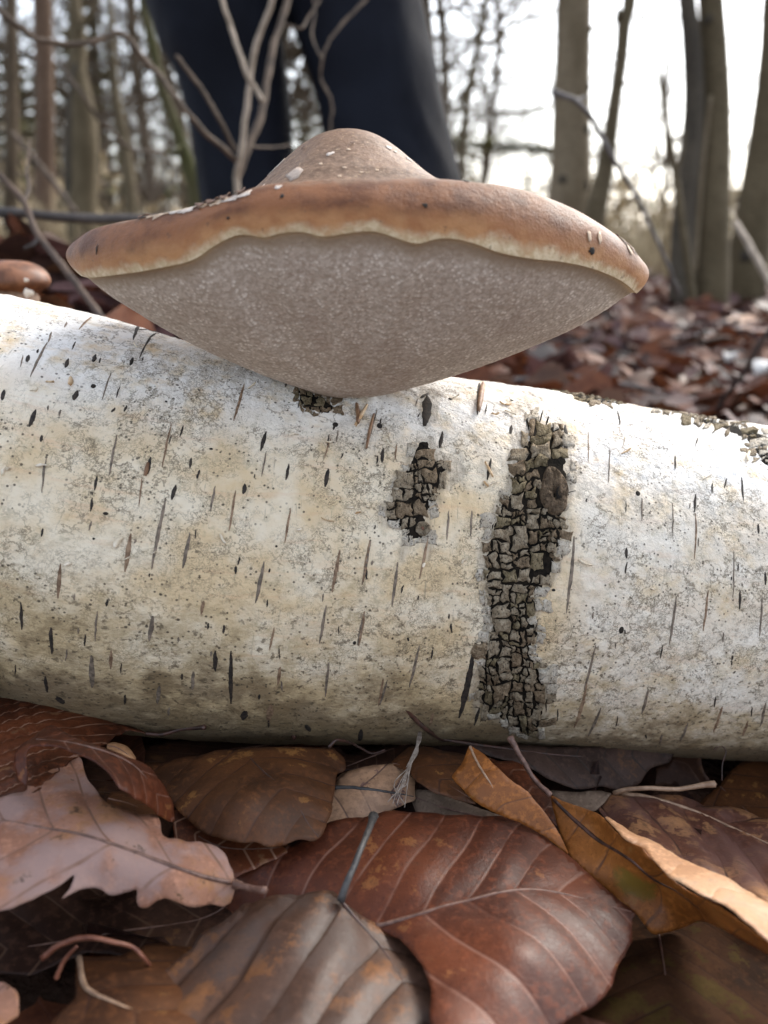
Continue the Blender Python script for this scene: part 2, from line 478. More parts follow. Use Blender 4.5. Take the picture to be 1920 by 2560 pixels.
def disc_mesh(name, px, py, rx, ry, rise, seed, dome=0.3):
    u0, v0 = log_uv(px, py)
    k = 0.215 / F
    a = np.linspace(0, 2 * math.pi, 12, endpoint=False)
    r = 1 + 0.18 * pnoise(np.cos(a) + seed, np.sin(a), seed)
    V = [log_point(u0 + rx * k * r * np.cos(a), v0 + ry * k * r * np.sin(a) / 0.06, -0.0001),
         log_point(u0 + rx * k * 0.8 * r * np.cos(a), v0 + ry * k * 0.8 * r * np.sin(a) / 0.06, rise),
         log_point(np.array([u0]), np.array([v0]), rise * (1 - dome))]
    f = []
    for j in range(12):
        q = (j + 1) % 12
        f.append((j, q, 12 + q, 12 + j)); f.append((12 + j, 12 + q, 24))
    return mesh_of(name, np.vstack(V), f)

SL5 = [(125,325,115,355,14),(295,340,282,380,12),(415,322,400,355,14),(575,335,562,370,14),(335,478,318,520,16),(18,475,8,520,14),(155,560,128,635,14),(548,542,535,570,9),(497,552,483,572,10),(180,670,176,700,10),(650,765,638,840,14),(418,845,408,910,8),(400,940,392,1000,9),(826,768,820,815,9),(862,820,850,860,9),(760,885,742,950,14),(1150,655,1125,740,14),(1248,795,1235,865,11),(1418,815,1405,895,16),(1058,880,1052,925,14),(1020,1235,1018,1270,9),(1655,740,1650,790,12),(463,1380,460,1410,8),(220,1500,225,1615,12),(930,1600,930,1690,14),(998,1600,998,1830,14),(90,1390,95,1510,9),(195,1710,205,1780,12),(250,1800,270,1830,26),(1060,1860,1050,1900,24),(1320,1920,1340,1950,20),(1560,1940,1555,1990,20),(620,150,575,260,14),(700,190,600,340,10),(650,160,600,215,18),(545,160,535,180,12),(690,165,640,200,24)]
GR5 = [(205,270,130,420,8),(740,620,700,810,7),(505,670,470,850,8),(1055,450,1010,610,10),(718,940,655,1250,11),(565,1095,540,1260,14),(820,1090,790,1245,12),(1018,910,990,1085,8),(930,890,908,1000,8),(1255,985,1230,1135,8),(1140,1215,1105,1395,12),(1468,1165,1435,1350,12),(1600,1130,1565,1310,10),(262,1225,250,1375,11),(660,1450,645,1560,14),(880,1385,868,1445,11),(1410,1405,1380,1570,10),(1575,1430,1548,1580,12),(1610,590,1580,735,8),(1185,1500,1165,1600,8),(1420,1650,1405,1800,10),(1655,1720,1635,1840,10),(835,1690,832,1770,12),(1210,1670,1200,1750,12),(395,1620,400,1760,16),(1170,1830,1160,1910,20),(200,770,180,920,5),(615,850,600,980,5),(1150,740,1130,850,5),(1430,680,1400,770,6),(420,1430,410,1560,6),(395,160,340,215,7),(480,400,440,520,5),(480,1600,478,1680,10),(690,1750,680,1830,12)]
SL6 = [(385,280,375,345,14),(152,345,148,400,12),(418,1030,420,1065,9),(1375,525,1372,595,10),(1550,900,1548,975,10),(1620,640,1622,680,10),(1555,460,1562,550,10),(1105,735,1105,775,12),(1648,830,1648,880,10),(1295,375,1295,430,9),(1440,480,1440,520,8),(325,140,317,260,34),(530,90,522,215,18),(1070,200,1080,255,10),(290,920,290,940,6),(250,1085,252,1100,9),(865,255,868,380,18),(505,1140,450,1400,24),(530,1360,510,1430,12),(655,255,652,290,14),(575,385,560,470,12),(300,150,330,130,18),(1520,1155,1518,1175,8),(1180,1465,1182,1480,9)]
GR6 = [(410,590,402,705,8),(500,590,495,690,8),(100,705,72,880,10),(210,790,188,965,10),(80,985,52,1115,10),(330,690,295,855,9),(900,690,870,990,12),(1300,925,1272,1110,10),(1425,900,1405,1060,9),(1635,930,1625,1080,8),(985,1115,940,1290,9),(950,1260,900,1440,14),(1005,1360,955,1470,12),(1190,1285,1165,1385,12),(1480,1355,1445,1455,12),(1345,1420,1315,1490,11),(1650,1340,1630,1430,12),(1580,1410,1560,1470,10),(295,1115,255,1280,10),(170,1250,140,1350,9),(1375,600,1370,780,6),(1165,540,1165,630,6),(1285,560,1285,690,4),(955,280,955,400,4),(1040,350,1035,480,5),(1525,750,1520,930,5),(350,1380,335,1430,12),(1245,1465,1235,1500,10),(130,190,90,340,6),(205,330,200,390,6)]
HOLES = [C5(403,459)+(6,7), C5(1449,625)+(8,9), C5(1638,630)+(7,10), C5(457,1009)+(6,4), C5(1531,1568)+(4,5), C6(140,258)+(8,10), C6(1150,522)+(7,8), C6(1085,1057)+(7,11), C6(820,900)+(6,4), C6(416,153)+(6,5), C6(657,158)+(6,4), C6(42,1106)+(4,5), C5(912,730)+(5,3), C5(718,526)+(4,3), C5(1194,1150)+(3,3), C5(405,1118)+(3,3)]
def in_poly_(p, poly):
    c = False
    for i in range(len(poly)):
        (x1, y1), (x2, y2) = poly[i], poly[(i + 1) % len(poly)]
        if (y1 > p[1]) != (y2 > p[1]) and p[0] < (x2 - x1) * (p[1] - y1) / (y2 - y1 + 1e-12) + x1: c = not c
    return c
for k_, (lst, conv, mats, rise, sunk) in enumerate(((SL5, C5, [MAT_SLIT], 0.00014, 0.0), (SL6, C6, [MAT_SLIT], 0.00014, 0.0), (GR5, C5, [MAT_STREAK, MAT_STREAK2], 0.00016, 0.0), (GR6, C6, [MAT_STREAK, MAT_STREAK, MAT_STREAK2], 0.00016, 0.0))):
    for i, (x0, y0, x1, y1, w) in enumerate(lst):
        sc = 1.728 if conv is C5 else 1.565
        me = lens_mesh('lenticel', conv(x0, y0), conv(x1, y1), w / sc * 1.55, rise, sunk, i * 1.37 + k_ * 11)
        child(obj('lenticel', me, mats[i % len(mats)]), LOG)
_r = np.random.RandomState(19)
_n = 0
while _n < 85:
    px, py = _r.uniform(10, 1910), _r.uniform(800, 1820)
    top_ = np.interp(px, [0, 500, 1230, 1920], [760, 900, 990, 1110]); bot_ = np.interp(px, [0, 500, 1230, 1920], [1720, 1810, 1830, 1860])
    if not top_ < py < bot_ or any(in_poly_((px, py), [C6(*q) for q in pl]) for pl in (MAINP, SECP)) or (520 < px < 1200 and py < 1010 - abs(px - 880) * 0.5): continue
    L_ = _r.uniform(9, 34); sl = np.interp(py, [900, 1700], [-0.30, -0.05]) + _r.normal(scale=0.07)
    w_ = _r.uniform(3.5, 7.5)
    me = lens_mesh('lenticel', (px - sl * L_ / 2, py - L_ / 2), (px + sl * L_ / 2, py + L_ / 2), w_, 0.00014, 0.0, 50 + _n * 0.77)
    child(obj('lenticel', me, MAT_SLIT if _r.rand() < 0.6 else MAT_STREAK), LOG); _n += 1
_mp = np.array([C6(*q) for q in MAINP])
for _n in range(34):
    i = _r.randint(len(_mp)); q = _mp[i] + (_mp[(i + 1) % len(_mp)] - _mp[i]) * _r.rand()
    a_ = _r.choice([0.15, 1.45, 1.6, -0.2, 2.9]) + _r.normal(scale=0.2); L_ = _r.uniform(14, 40); d_ = np.array([math.cos(a_), math.sin(a_)]) * L_ / 2
    q = q + _r.normal(scale=5, size=2)
    if q[1] > 1835 or q[1] < 1020: continue
    child(obj('fissure', lens_mesh('fissure', tuple(q - d_), tuple(q + d_), _r.uniform(3, 7), 0.00016, 0.0, 90 + _n * 1.3), MAT_CRACK), LOG)
for i, (px, py, rx, ry) in enumerate(HOLES):
    child(obj('worm_hole', disc_mesh('worm_hole', px, py, rx, ry, 0.00018, i * 2.3, 0.8), MAT_HOLE), LOG)

# ---- rough black bark: dark cracked bed with raised plates
def plate_mat(name, a, b, cc):
    k = NT(name)
    v = k.coord('Object')
    n = k.noise(v, 520, 5, 0.65)
    st = k.noise(k.coord('Object', scale=(5, 1, 1)), 420, 4, 0.6)
    c = k.mix(k.ramp(n, 0.38, 0.64), a, b)
    c = k.mix(k.ramp(st, 0.52, 0.66), c, cc)
    c = k.mix(k.math('MULTIPLY', k.ramp(k.noise(v, 1500, 4, 0.7), 0.55, 0.63), 0.85), c, (0.03, 0.022, 0.015))
    k.set(Base_Color=c, Roughness=0.85); k.b.inputs['Specular IOR Level'].default_value = 0.25
    k.bump(k.math('ADD', k.noise(v, 900, 5, 0.7), st), 1.0, 0.0016)
    return k.m
MAT_PLATE = [plate_mat('plate_bark_grey', (0.26, 0.20, 0.13), (0.50, 0.41, 0.295), (0.38, 0.30, 0.20)),
             plate_mat('plate_bark_brown', (0.18, 0.125, 0.075), (0.40, 0.30, 0.195), (0.27, 0.195, 0.115)),
             plate_mat('plate_bark_moss', (0.17, 0.13, 0.07), (0.36, 0.29, 0.18), (0.26, 0.205, 0.11)),
             plate_mat('plate_bark_pale', (0.58, 0.50, 0.39), (0.78, 0.71, 0.60), (0.66, 0.58, 0.46))]

def in_poly(p, poly):
    c = False
    n = len(poly)
    for i in range(n):
        x1, y1 = poly[i]; x2, y2 = poly[(i + 1) % n]
        if (y1 > p[1]) != (y2 > p[1]) and p[0] < (x2 - x1) * (p[1] - y1) / (y2 - y1 + 1e-12) + x1: c = not c
    return c
def clip_half(poly, m, n):
    out = []
    for i in range(len(poly)):
        a, b = poly[i], poly[(i + 1) % len(poly)]
        da, db = (a - m) @ n, (b - m) @ n
        if da <= 0: out.append(a)
        if da * db < 0: out.append(a + (b - a) * (da / (da - db)))
    return out
def edge_dist(p, poly):
    P = np.array(poly); Q = np.roll(P, -1, 0); d = Q - P
    t = np.clip(((p - P) * d).sum(1) / ((d ** 2).sum(1) + 1e-12), 0, 1)
    return np.sqrt((((P + d * t[:, None]) - p) ** 2).sum(1)).min()

def bark_patch(poly_px, cell, aspect, mats, rise, seed, gap=0.13, skip=()):
    """poly in pixels on the log; cells in pixels"""
    rs = np.random.RandomState(seed)
    poly = np.array(poly_px, float)
    x0, y0 = poly.min(0); x1, y1 = poly.max(0)
    # conform map: pixel -> uv through a coarse table (bilinear)
    gx = np.linspace(x0 - 12, x1 + 12, max(4, int((x1 - x0) / 22) + 2)); gy = np.linspace(y0 - 12, y1 + 12, max(4, int((y1 - y0) / 22) + 2))
    T = np.array([[log_uv(x, y) for x in gx] for y in gy])
    def tosurf(p, off):
        p = np.atleast_2d(p)
        fx = np.clip(np.interp(p[:, 0], gx, np.arange(len(gx))), 0, len(gx) - 1.001); fy = np.clip(np.interp(p[:, 1], gy, np.arange(len(gy))), 0, len(gy) - 1.001)
        i, j = fx.astype(int), fy.astype(int); a, b = (fx - i)[:, None], (fy - j)[:, None]
        uv = T[j, i] * (1 - a) * (1 - b) + T[j, i + 1] * a * (1 - b) + T[j + 1, i] * (1 - a) * b + T[j + 1, i + 1] * a * b
        return log_point(uv[:, 0], uv[:, 1], np.broadcast_to(off, (len(p),)))
    # slabs: a rectangle split again and again, bent by a smooth field so that neighbours keep common cracks
    def warp(q):
        q = np.atleast_2d(np.asarray(q, float))
        w = np.stack([pnoise(q[:, 0] / 55, q[:, 1] / 70, seed), pnoise(q[:, 0] / 60 + 9, q[:, 1] / 55, seed + 3)], 1) * 26
        w += np.stack([pnoise(q[:, 0] / 17, q[:, 1] / 17, seed + 6), pnoise(q[:, 0] / 17 + 9, q[:, 1] / 17, seed + 8)], 1) * 10
        w += np.stack([pnoise(q[:, 0] / 8, q[:, 1] / 8, seed + 11), pnoise(q[:, 0] / 8 + 9, q[:, 1] / 8, seed + 14)], 1) * 4.5
        return q + w
    rects = []
    def split(ax, ay, bx, by):
        w, h = bx - ax, (by - ay) * aspect
        lim = cell * rs.uniform(0.45, 2.1)
        if max(w, h) < lim: rects.append((ax, ay, bx, by)); return
        t = rs.uniform(0.32, 0.68)
        if w > h * rs.uniform(0.75, 1.3): m_ = ax + (bx - ax) * t; split(ax, ay, m_, by); split(m_, ay, bx, by)
        else: m_ = ay + (by - ay) * t; split(ax, ay, bx, m_); split(ax, m_, bx, by)
    split(x0 - 30, y0 - 30, x1 + 30, y1 + 30)
    cells = []
    for ax, ay, bx, by in rects:
        p = warp([((ax + bx) / 2, (ay + by) / 2)])[0]
        if not in_poly(p, poly) and edge_dist(p, poly) > 7: continue
        if any(((p[0] - sx) / rx) ** 2 + ((p[1] - sy) / ry) ** 2 < 1 for sx, sy, rx, ry in skip): continue
        r = []
        for (x_a, y_a), (x_b, y_b) in (((ax, ay), (bx, ay)), ((bx, ay), (bx, by)), ((bx, by), (ax, by)), ((ax, by), (ax, ay))):
            for t in (0.0, 0.25, 0.5, 0.75): r.append((x_a + (x_b - x_a) * t, y_a + (y_b - y_a) * t))
        cells.append((p, warp(r)))
    # bed: a sheet that follows the ragged outline
    n = len(poly); out = []
    for i in range(n):
        a, b = poly[i], poly[(i + 1) % n]
        s = max(2, int(np.linalg.norm(b - a) / 6))
        for t in np.arange(s) / s: out.append(a + (b - a) * t)
    out = np.array(out)
    cx_ = np.array([(lambda w_: (w_.min() + w_.max()) / 2)(out[np.abs(out[:, 1] - yy) < 14, 0]) for yy in out[:, 1]]); cx_ = np.array([cx_[np.abs(out[:, 1] - yy) < 40].mean() for yy in out[:, 1]]); out[:, 0] += (cx_ - out[:, 0]) * 0.15
    out += np.stack([pnoise(out[:, 0] / 9, out[:, 1] / 9, seed) * 9, pnoise(out[:, 0] / 9 + 40, out[:, 1] / 9, seed) * 6], 1)
    gridp = np.array([(x, y) for x in np.arange(x0, x1, 10) for y in np.arange(y0, y1, 10) if in_poly((x, y), out) and edge_dist(np.array((x, y)), out) > 5])
    allp = np.vstack([out, gridp]) if len(gridp) else out
    r_ = geometry.delaunay_2d_cdt([Vector(q) for q in allp], [(i, (i + 1) % len(out)) for i in range(len(out))], [list(range(len(out)))], 1, 0.01)
    bv = np.array([tuple(q) for q in r_[0]])
    edge_near = np.array([edge_dist(q, out) < 2 for q in bv])
    P = tosurf(bv, np.where(edge_near, -0.0001, 0.00022))
    child(obj('crack_bed', mesh_of('crack_bed', P, r_[2]), MAT_CRACK), LOG)
    for q, (p, c) in enumerate(c_ for c_ in cells if rs.rand() > 0.012):
        ctr = c.mean(0)
        ed = edge_dist(p, poly)
        hgt = rise * rs.uniform(0.45, 1.25) * min(1.0, 0.35 + ed / 30.0)
        size = math.sqrt(abs(np.cross(c[8] - c[0], c[12] - c[4])) / 2 + 1)
        g_ = gap * cell * (0.35 + 1.5 * np.clip(0.5 + 1.6 * pnoise(c[:, 0] / 22, c[:, 1] / 22, seed + 20), 0, 1.2)) * (1.0 if ed > 9 else 0.55)
        ring = ctr + (c - ctr) * (1 - np.minimum(0.55, g_ / (np.linalg.norm(c - ctr, axis=1) + 1e-6)))[:, None]
        ring += rs.normal(scale=size * 0.045, size=ring.shape)
        m = len(ring)
        tilt = rs.normal(scale=0.22, size=2) * hgt / (cell * 0.5)
        def off(P_, h): return h + (P_ - ctr) @ tilt
        r2 = ctr + (ring - ctr) * 0.94; r3 = ctr + (ring - ctr) * 0.62
        V = np.vstack([tosurf(ring, -0.0003), tosurf(ring * 0.4 + r2 * 0.6, off(r2, hgt * 0.78)), tosurf(r3, off(r3, hgt * 1.0) + rs.normal(scale=hgt * 0.16, size=m)), tosurf(ctr[None], off(ctr[None], hgt * rs.uniform(0.92, 1.06)))])
        f = []
        for i in range(m):
            j = (i + 1) % m
            f += [(i, j, m + j, m + i), (m + i, m + j, 2 * m + j, 2 * m + i), (2 * m + i, 2 * m + j, 3 * m)]
        mt = mats[0] if ed < 10 and rs.rand() < 0.8 else mats[rs.randint(1, len(mats))]
        child(obj('bark_plate', mesh_of('bark_plate', V, f, smooth=True), mt), LOG)

KN = C6(818, 508)
bark_patch([C6(*p) for p in MAINP], 30, 1.0, [MAT_PLATE[3], MAT_PLATE[0], MAT_PLATE[1], MAT_PLATE[0], MAT_PLATE[2]], 0.0010, 3, 0.105, [(KN[0], KN[1], 40, 70)])
bark_patch([C6(*p) for p in SECP], 32, 1.0, [MAT_PLATE[3], MAT_PLATE[0], MAT_PLATE[0], MAT_PLATE[1]], 0.0006, 5, 0.085, [C6(308, 660) + (20, 22)])
bark_patch([(1372,955),(1420,962),(1470,974),(1530,990),(1570,1005),(1555,1010),(1490,1012),(1460,1010),(1430,990)], 30, 2.2, [MAT_PLATE[2], MAT_PLATE[0]], 0.0010, 11, 0.16)
bark_patch([(1640,1020),(1700,1026),(1780,1042),(1850,1062),(1925,1085),(1940,1120),(1890,1115),(1820,1085),(1750,1060),(1690,1045)], 34, 2.0, [MAT_PLATE[0], MAT_PLATE[2], MAT_PLATE[3]], 0.0013, 12, 0.16)
bark_patch([(1860,1115),(1940,1125),(1945,1170),(1915,1165),(1890,1140)], 34, 1.5, [MAT_PLATE[0], MAT_PLATE[3]], 0.0008, 13, 0.14)
bark_patch([(735,968),(775,975),(840,1010),(850,1030),(800,1035),(745,1020)], 26, 1.2, [MAT_PLATE[1], MAT_PLATE[2]], 0.0006, 14, 0.14)

def knot(px, py, rx, ry, rise, seed, ringmats):
    """concentric ridged rings round a dark eye"""
    u0, v0 = log_uv(px, py); k = 0.215 / F
    a = np.linspace(0, 2 * math.pi, 40, endpoint=False)
    prof = [(1.05, -0.0003), (0.98, 0.55), (0.86, 0.95), (0.74, 0.80), (0.66, 1.0), (0.5, 0.84), (0.42, 0.98), (0.30, 0.75), (0.18, 0.2), (0.0, 0.1)]
    V = []
    for r, h in prof:
        rr = r * (1 + 0.30 * pnoise(np.cos(a) * 1.6 + seed, np.sin(a) * 1.6, r * 2.5 + seed))
        hh = h * rise * (1 + 0.7 * pnoise(np.cos(a) * 3 + seed, np.sin(a) * 3, r * 4)) if h > 0 else np.full(40, h)
        V.append(log_point(u0 + rx * k * rr * np.cos(a) + (1 - r) * 4 * k, v0 + (ry * k * rr * np.sin(a) + (1 - r) * 12 * k) / 0.06, hh))
    V = np.vstack(V)
    n = 40; f = []
    for i in range(len(prof) - 1):
        for j in range(n):
            q = (j + 1) % n
            f.append((i * n + j, i * n + q, (i + 1) * n + q, (i + 1) * n + j))
    kn = child(obj('knot', mesh_of('knot', V, f), ringmats), LOG)
    return kn
MAT_KNOT = plate_mat('knot_bark', (0.10, 0.068, 0.042), (0.24, 0.17, 0.11), (0.16, 0.115, 0.072))
kn = knot(KN[0], KN[1] + 4, 37, 66, 0.0017, 2.0, MAT_KNOT); kn['label'] = 'dark oval branch knot with a slit eye in the rough bark'
e_ = obj('knot_eye', disc_mesh('knot_eye', *C6(835, 525), 6, 20, 0.0016, 4.0, 0.6), MAT_HOLE); child(e_, kn)
kn2 = knot(*C6(308, 660), 18, 19, 0.0009, 6.0, MAT_PLATE[0]); kn2['label'] = 'small round pale knot with a red-brown centre'
e_ = obj('knot_eye', disc_mesh('knot_eye', *C6(304, 660), 5, 5, 0.0009, 4.0, 0.1), simple_mat('knot_eye_red', (0.16, 0.06, 0.035), (0.1, 0.04, 0.02), 800)); child(e_, kn2)
# loose strips of bark that stand up
MAT_STRIP = simple_mat('bark_strip', (0.50, 0.30, 0.14), (0.66, 0.50, 0.32), 300, 0.6, 0.2, 0.0003)
def strip(pts, w, mat, lift):
    uvs = [log_uv(*p) for p in pts]
    n = 9
    u = np.interp(np.linspace(0, 1, n), np.linspace(0, 1, len(uvs)), [q[0] for q in uvs]); v = np.interp(np.linspace(0, 1, n), np.linspace(0, 1, len(uvs)), [q[1] for q in uvs])
    t = np.linspace(0, 1, n)
    half = w * 0.215 / F / 2 * np.sin(np.pi * (0.08 + 0.84 * t)) ** 0.7
    P = np.stack([log_point(u - half, v, 0.0001 + lift * t ** 1.5), log_point(u, v, 0.0004 + lift * t ** 1.5), log_point(u + half, v, 0.0001 + lift * t ** 1.5 * 0.7)], 1).reshape(-1, 3)
    f = [(i * 3 + j, i * 3 + j + 1, i * 3 + j + 4, i * 3 + j + 3) for i in range(n - 1) for j in range(2)]
    o = obj('bark_strip', mesh_of('bark_strip', P, f), mat)
    so = o.modifiers.new('solid', 'SOLIDIFY'); so.thickness = 0.0002
    child(o, LOG)
MAT_STRIP_D = simple_mat('bark_strip_dark', (0.16, 0.08, 0.04), (0.30, 0.17, 0.09), 300, 0.6, 0.2, 0.0003)
strip([C6(545, 90), C6(535, 140), C6(522, 215)], 15, MAT_STRIP_D, 0.0012)
strip([C6(552, 400), C6(570, 440), C6(578, 465)], 5, MAT_STRIP, 0.001)
strip([C6(548, 475), C6(560, 500)], 4, MAT_STRIP, 0.0008)
strip([C5(1585, 540), C5(1560, 590), C5(1530, 650)], 8, MAT_STRIP, 0.002)
strip([C5(1540, 535), C5(1548, 600), C5(1540, 640)], 12, MAT_STRIP_D, 0.0022)
strip([C5(1615, 580), C5(1595, 660), C5(1580, 735)], 5, MAT_STRIP_D, 0.0008)
strip([C5(200, 440), C5(235, 452)], 5, MAT_STRIP, 0.001)
strip([C5(640, 790), C5(628, 850)], 7, MAT_STRIP_D, 0.0006)

# thin papery curls lifting off the white bark
MAT_CURL = simple_mat('bark_curl', (0.66, 0.56, 0.41), (0.78, 0.70, 0.57), 300, 0.6, 0.2, 0.0003)
_r = np.random.RandomState(57); _n = 0
while _n < 34:
    px, py = _r.uniform(10, 1910), _r.uniform(800, 1480)
    top_ = np.interp(px, [0, 500, 1230, 1920], [760, 900, 990, 1110]); bot_ = np.interp(px, [0, 500, 1230, 1920], [1700, 1790, 1810, 1850])
    if not top_ < py < bot_ or any(in_poly_((px, py), [C6(*q) for q in pl]) for pl in (MAINP, SECP)) or (520 < px < 1200 and py < 1010 - abs(px - 880) * 0.5): continue
    a_ = _r.choice([0.0, 3.14]) + _r.normal(scale=0.5); L_ = _r.uniform(10, 34); d_ = np.array([math.cos(a_), math.sin(a_)]) * L_ / 2
    q = np.array([px, py]); sd_ = np.array([-d_[1], d_[0]]) * _r.uniform(-0.35, 0.35)
    strip([tuple(q - d_), tuple(q + sd_), tuple(q + d_)], _r.uniform(5, 12), MAT_CURL if _n % 6 else MAT_STRIP, _r.uniform(0.0003, 0.0011)); _n += 1

# ------------------------------------------------------------------ the bracket fungus on the log
def fungus_materials():
    k = NT('fungus_cap')
    v = k.coord('Object'); uv = k.coord('UV')
    sep = k.n('ShaderNodeSeparateXYZ'); k.put(sep.inputs[0], uv)
    U, W = sep.outputs[0], sep.outputs[1]           # W: 0 at the lip, 1 where the rim turns over, 2 at the hump
    n1 = k.noise(v, 160, 5, 0.62); n2 = k.noise(v, 700, 4, 0.65); n3 = k.noise(v, 60, 3)
    streak = k.noise(k.coord('UV', scale=(60, 2.2, 1)), 1.0, 4, 0.6)
    Wn = k.math('ADD', W, k.math('ADD', k.math('MULTIPLY', k.math('SUBTRACT', n1, 0.5), 0.36), k.math('MULTIPLY', k.math('SUBTRACT', streak, 0.5), 0.30)))
    top = k.mix(k.ramp(n2, 0.38, 0.62), (0.125, 0.070, 0.040), (0.225, 0.138, 0.085))
    top = k.mix(k.math('MULTIPLY', k.ramp(n3, 0.45, 0.65), 0.5), top, (0.23, 0.13, 0.075))
    top = k.mix(k.math('MULTIPLY', k.ramp(k.noise(k.coord('Object', scale=(1, 2.5, 1)), 850, 3, 0.7), 0.60, 0.66), 0.85), top, (0.50, 0.35, 0.21))
    top = k.mix(k.math('MULTIPLY', k.ramp(n1, 0.62, 0.70), 0.6), top, (0.13, 0.075, 0.045))
    rim = k.mix(k.ramp(k.noise(v, 110, 5, 0.65), 0.35, 0.66), (0.100, 0.032, 0.0095), (0.22, 0.083, 0.028))
    orange = k.mix(k.ramp(n1, 0.35, 0.65), (0.29, 0.115, 0.038), (0.42, 0.205, 0.082))
    cream = k.mix(k.ramp(n2, 0.4, 0.6), (0.52, 0.39, 0.23), (0.66, 0.53, 0.35))
    c = k.mix(k.ramp(Wn, -0.02, 0.20), cream, orange)
    c = k.mix(k.ramp(Wn, 0.18, 0.60), c, rim)
    c = k.mix(k.ramp(Wn, 0.92, 1.12), c, top)
    c = k.mix(k.math('MULTIPLY', k.ramp(k.noise(v, 420, 3, 0.6), 0.66, 0.71), 0.55), c, (0.09, 0.045, 0.025))
    k.set(Base_Color=c, Roughness=k.math('ADD', 0.42, k.math('MULTIPLY', n1, 0.25)))
    k.b.inputs['Specular IOR Level'].default_value = 0.3
    k.bump(k.math('ADD', n2, k.math('ADD', k.math('MULTIPLY', n1, 0.6), k.noise(v, 1800, 3, 0.6))), 0.34, 0.0005)
    p = NT('fungus_pores')
    v = p.coord('Object'); uv = p.coord('UV')
    sep = p.n('ShaderNodeSeparateXYZ'); p.put(sep.inputs[0], uv)
    n1 = p.noise(v, 900, 3, 0.6); n2 = p.noise(v, 70, 3); vo = p.voro(v, 1000)
    c = p.mix(p.ramp(n1, 0.40, 0.62), (0.455, 0.375, 0.305), (0.60, 0.515, 0.435))
    c = p.mix(p.math('MULTIPLY', p.ramp(vo, 0.58, 0.12), p.ramp(p.noise(v, 300, 4, 0.7), 0.40, 0.60)), c, (0.85, 0.775, 0.69))
    c = p.mix(p.math('MULTIPLY', p.ramp(p.noise(v, 38, 5, 0.65), 0.48, 0.66), 0.42), c, (0.37, 0.28, 0.225))
    W = p.math('ADD', sep.outputs[1], p.math('MULTIPLY', p.math('SUBTRACT', n2, 0.5), 0.02))
    c = p.mix(p.ramp(W, 0.10, 0.03), c, (0.35, 0.265, 0.185))
    c = p.mix(p.ramp(W, 0.040, 0.002), c, (0.54, 0.40, 0.235))
    p.set(Base_Color=c, Roughness=0.85); p.b.inputs['Specular IOR Level'].default_value = 0.2
    p.bump(p.math('ADD', p.math('MULTIPLY', vo, -1.0), p.math('MULTIPLY', n1, 0.5)), 0.22, 0.0005)
    return k.m, p.m
MAT_CAP, MAT_PORE = fungus_materials()

LIP = [(203,684),(230,688),(330,676),(400,664),(480,645),(540,606),(600,580),(660,588),(700,577),(760,574),(800,586),(850,580),(900,573),(945,574),(1000,592),(1045,604),(1085,592),(1130,590),(1190,604),(1250,626),(1330,641),(1400,648),(1470,662),(1530,684),(1565,704),(1592,728)]
TOP = [(186,604),(230,574),(300,556),(400,536),(470,522),(540,503),(600,483),(640,470),(700,464),(760,461),(900,455),(1000,453),(1100,452),(1200,457),(1270,466),(1340,484),(1430,520),(1500,560),(1560,604),(1598,646)]
def fungus_surface(nphi=520):
    L_, T_ = np.array(LIP, float), np.array(TOP, float)
    L_[:, 1] += 6
    half = nphi // 2
    a = np.linspace(0, 1, half, endpoint=False)
    pxl = (203 + 1592) / 2 - (1592 - 203) / 2 * np.cos(np.pi * a); pxt = (186 + 1598) / 2 - (1598 - 186) / 2 * np.cos(np.pi * a)
    sm = lambda arr: spline(arr, 400)
    Ls, Ts = sm(L_), sm(T_)
    Zc = 0.203 + 0.006 * a - 0.036 * np.sin(np.pi * a)
    lip = np.array([PZ(x, np.interp(x, Ls[:, 0], Ls[:, 1]), z) for x, z in zip(pxl, Zc)])
    top = np.array([PZ(x, np.interp(x, Ts[:, 0], Ts[:, 1]), z + 0.004) for x, z in zip(pxt, Zc)])
    b = np.linspace(0, 1, nphi - half, endpoint=False)
    def back(S, rise):
        e0 = PZ(1622, 693, 0.209) if rise else PZ(1622, 706, 0.209)
        e0 = S[-1]; e1 = S[0]
        w = b[:, None]
        X = (e0[0] + e1[0]) / 2 + (e0[0] - e1[0]) / 2 * np.cos(np.pi * b)
        Y = e0[1] * (1 - b) + e1[1] * b + 0.082 * np.sin(np.pi * b)
        Z = e0[2] * (1 - b) + e1[2] * b + rise * np.sin(np.pi * b)
        return np.stack([X, Y, Z], 1)
    lip = np.vstack([lip, back(lip, 0.004)]); top = np.vstack([top, back(top, 0.006)])
    # soften the joins at the two ends
    for S in (lip, top):
        for it in range(10):
            S[:] = 0.25 * np.roll(S, 1, 0) + 0.5 * S + 0.25 * np.roll(S, -1, 0) if it < 3 else S
    return lip, top
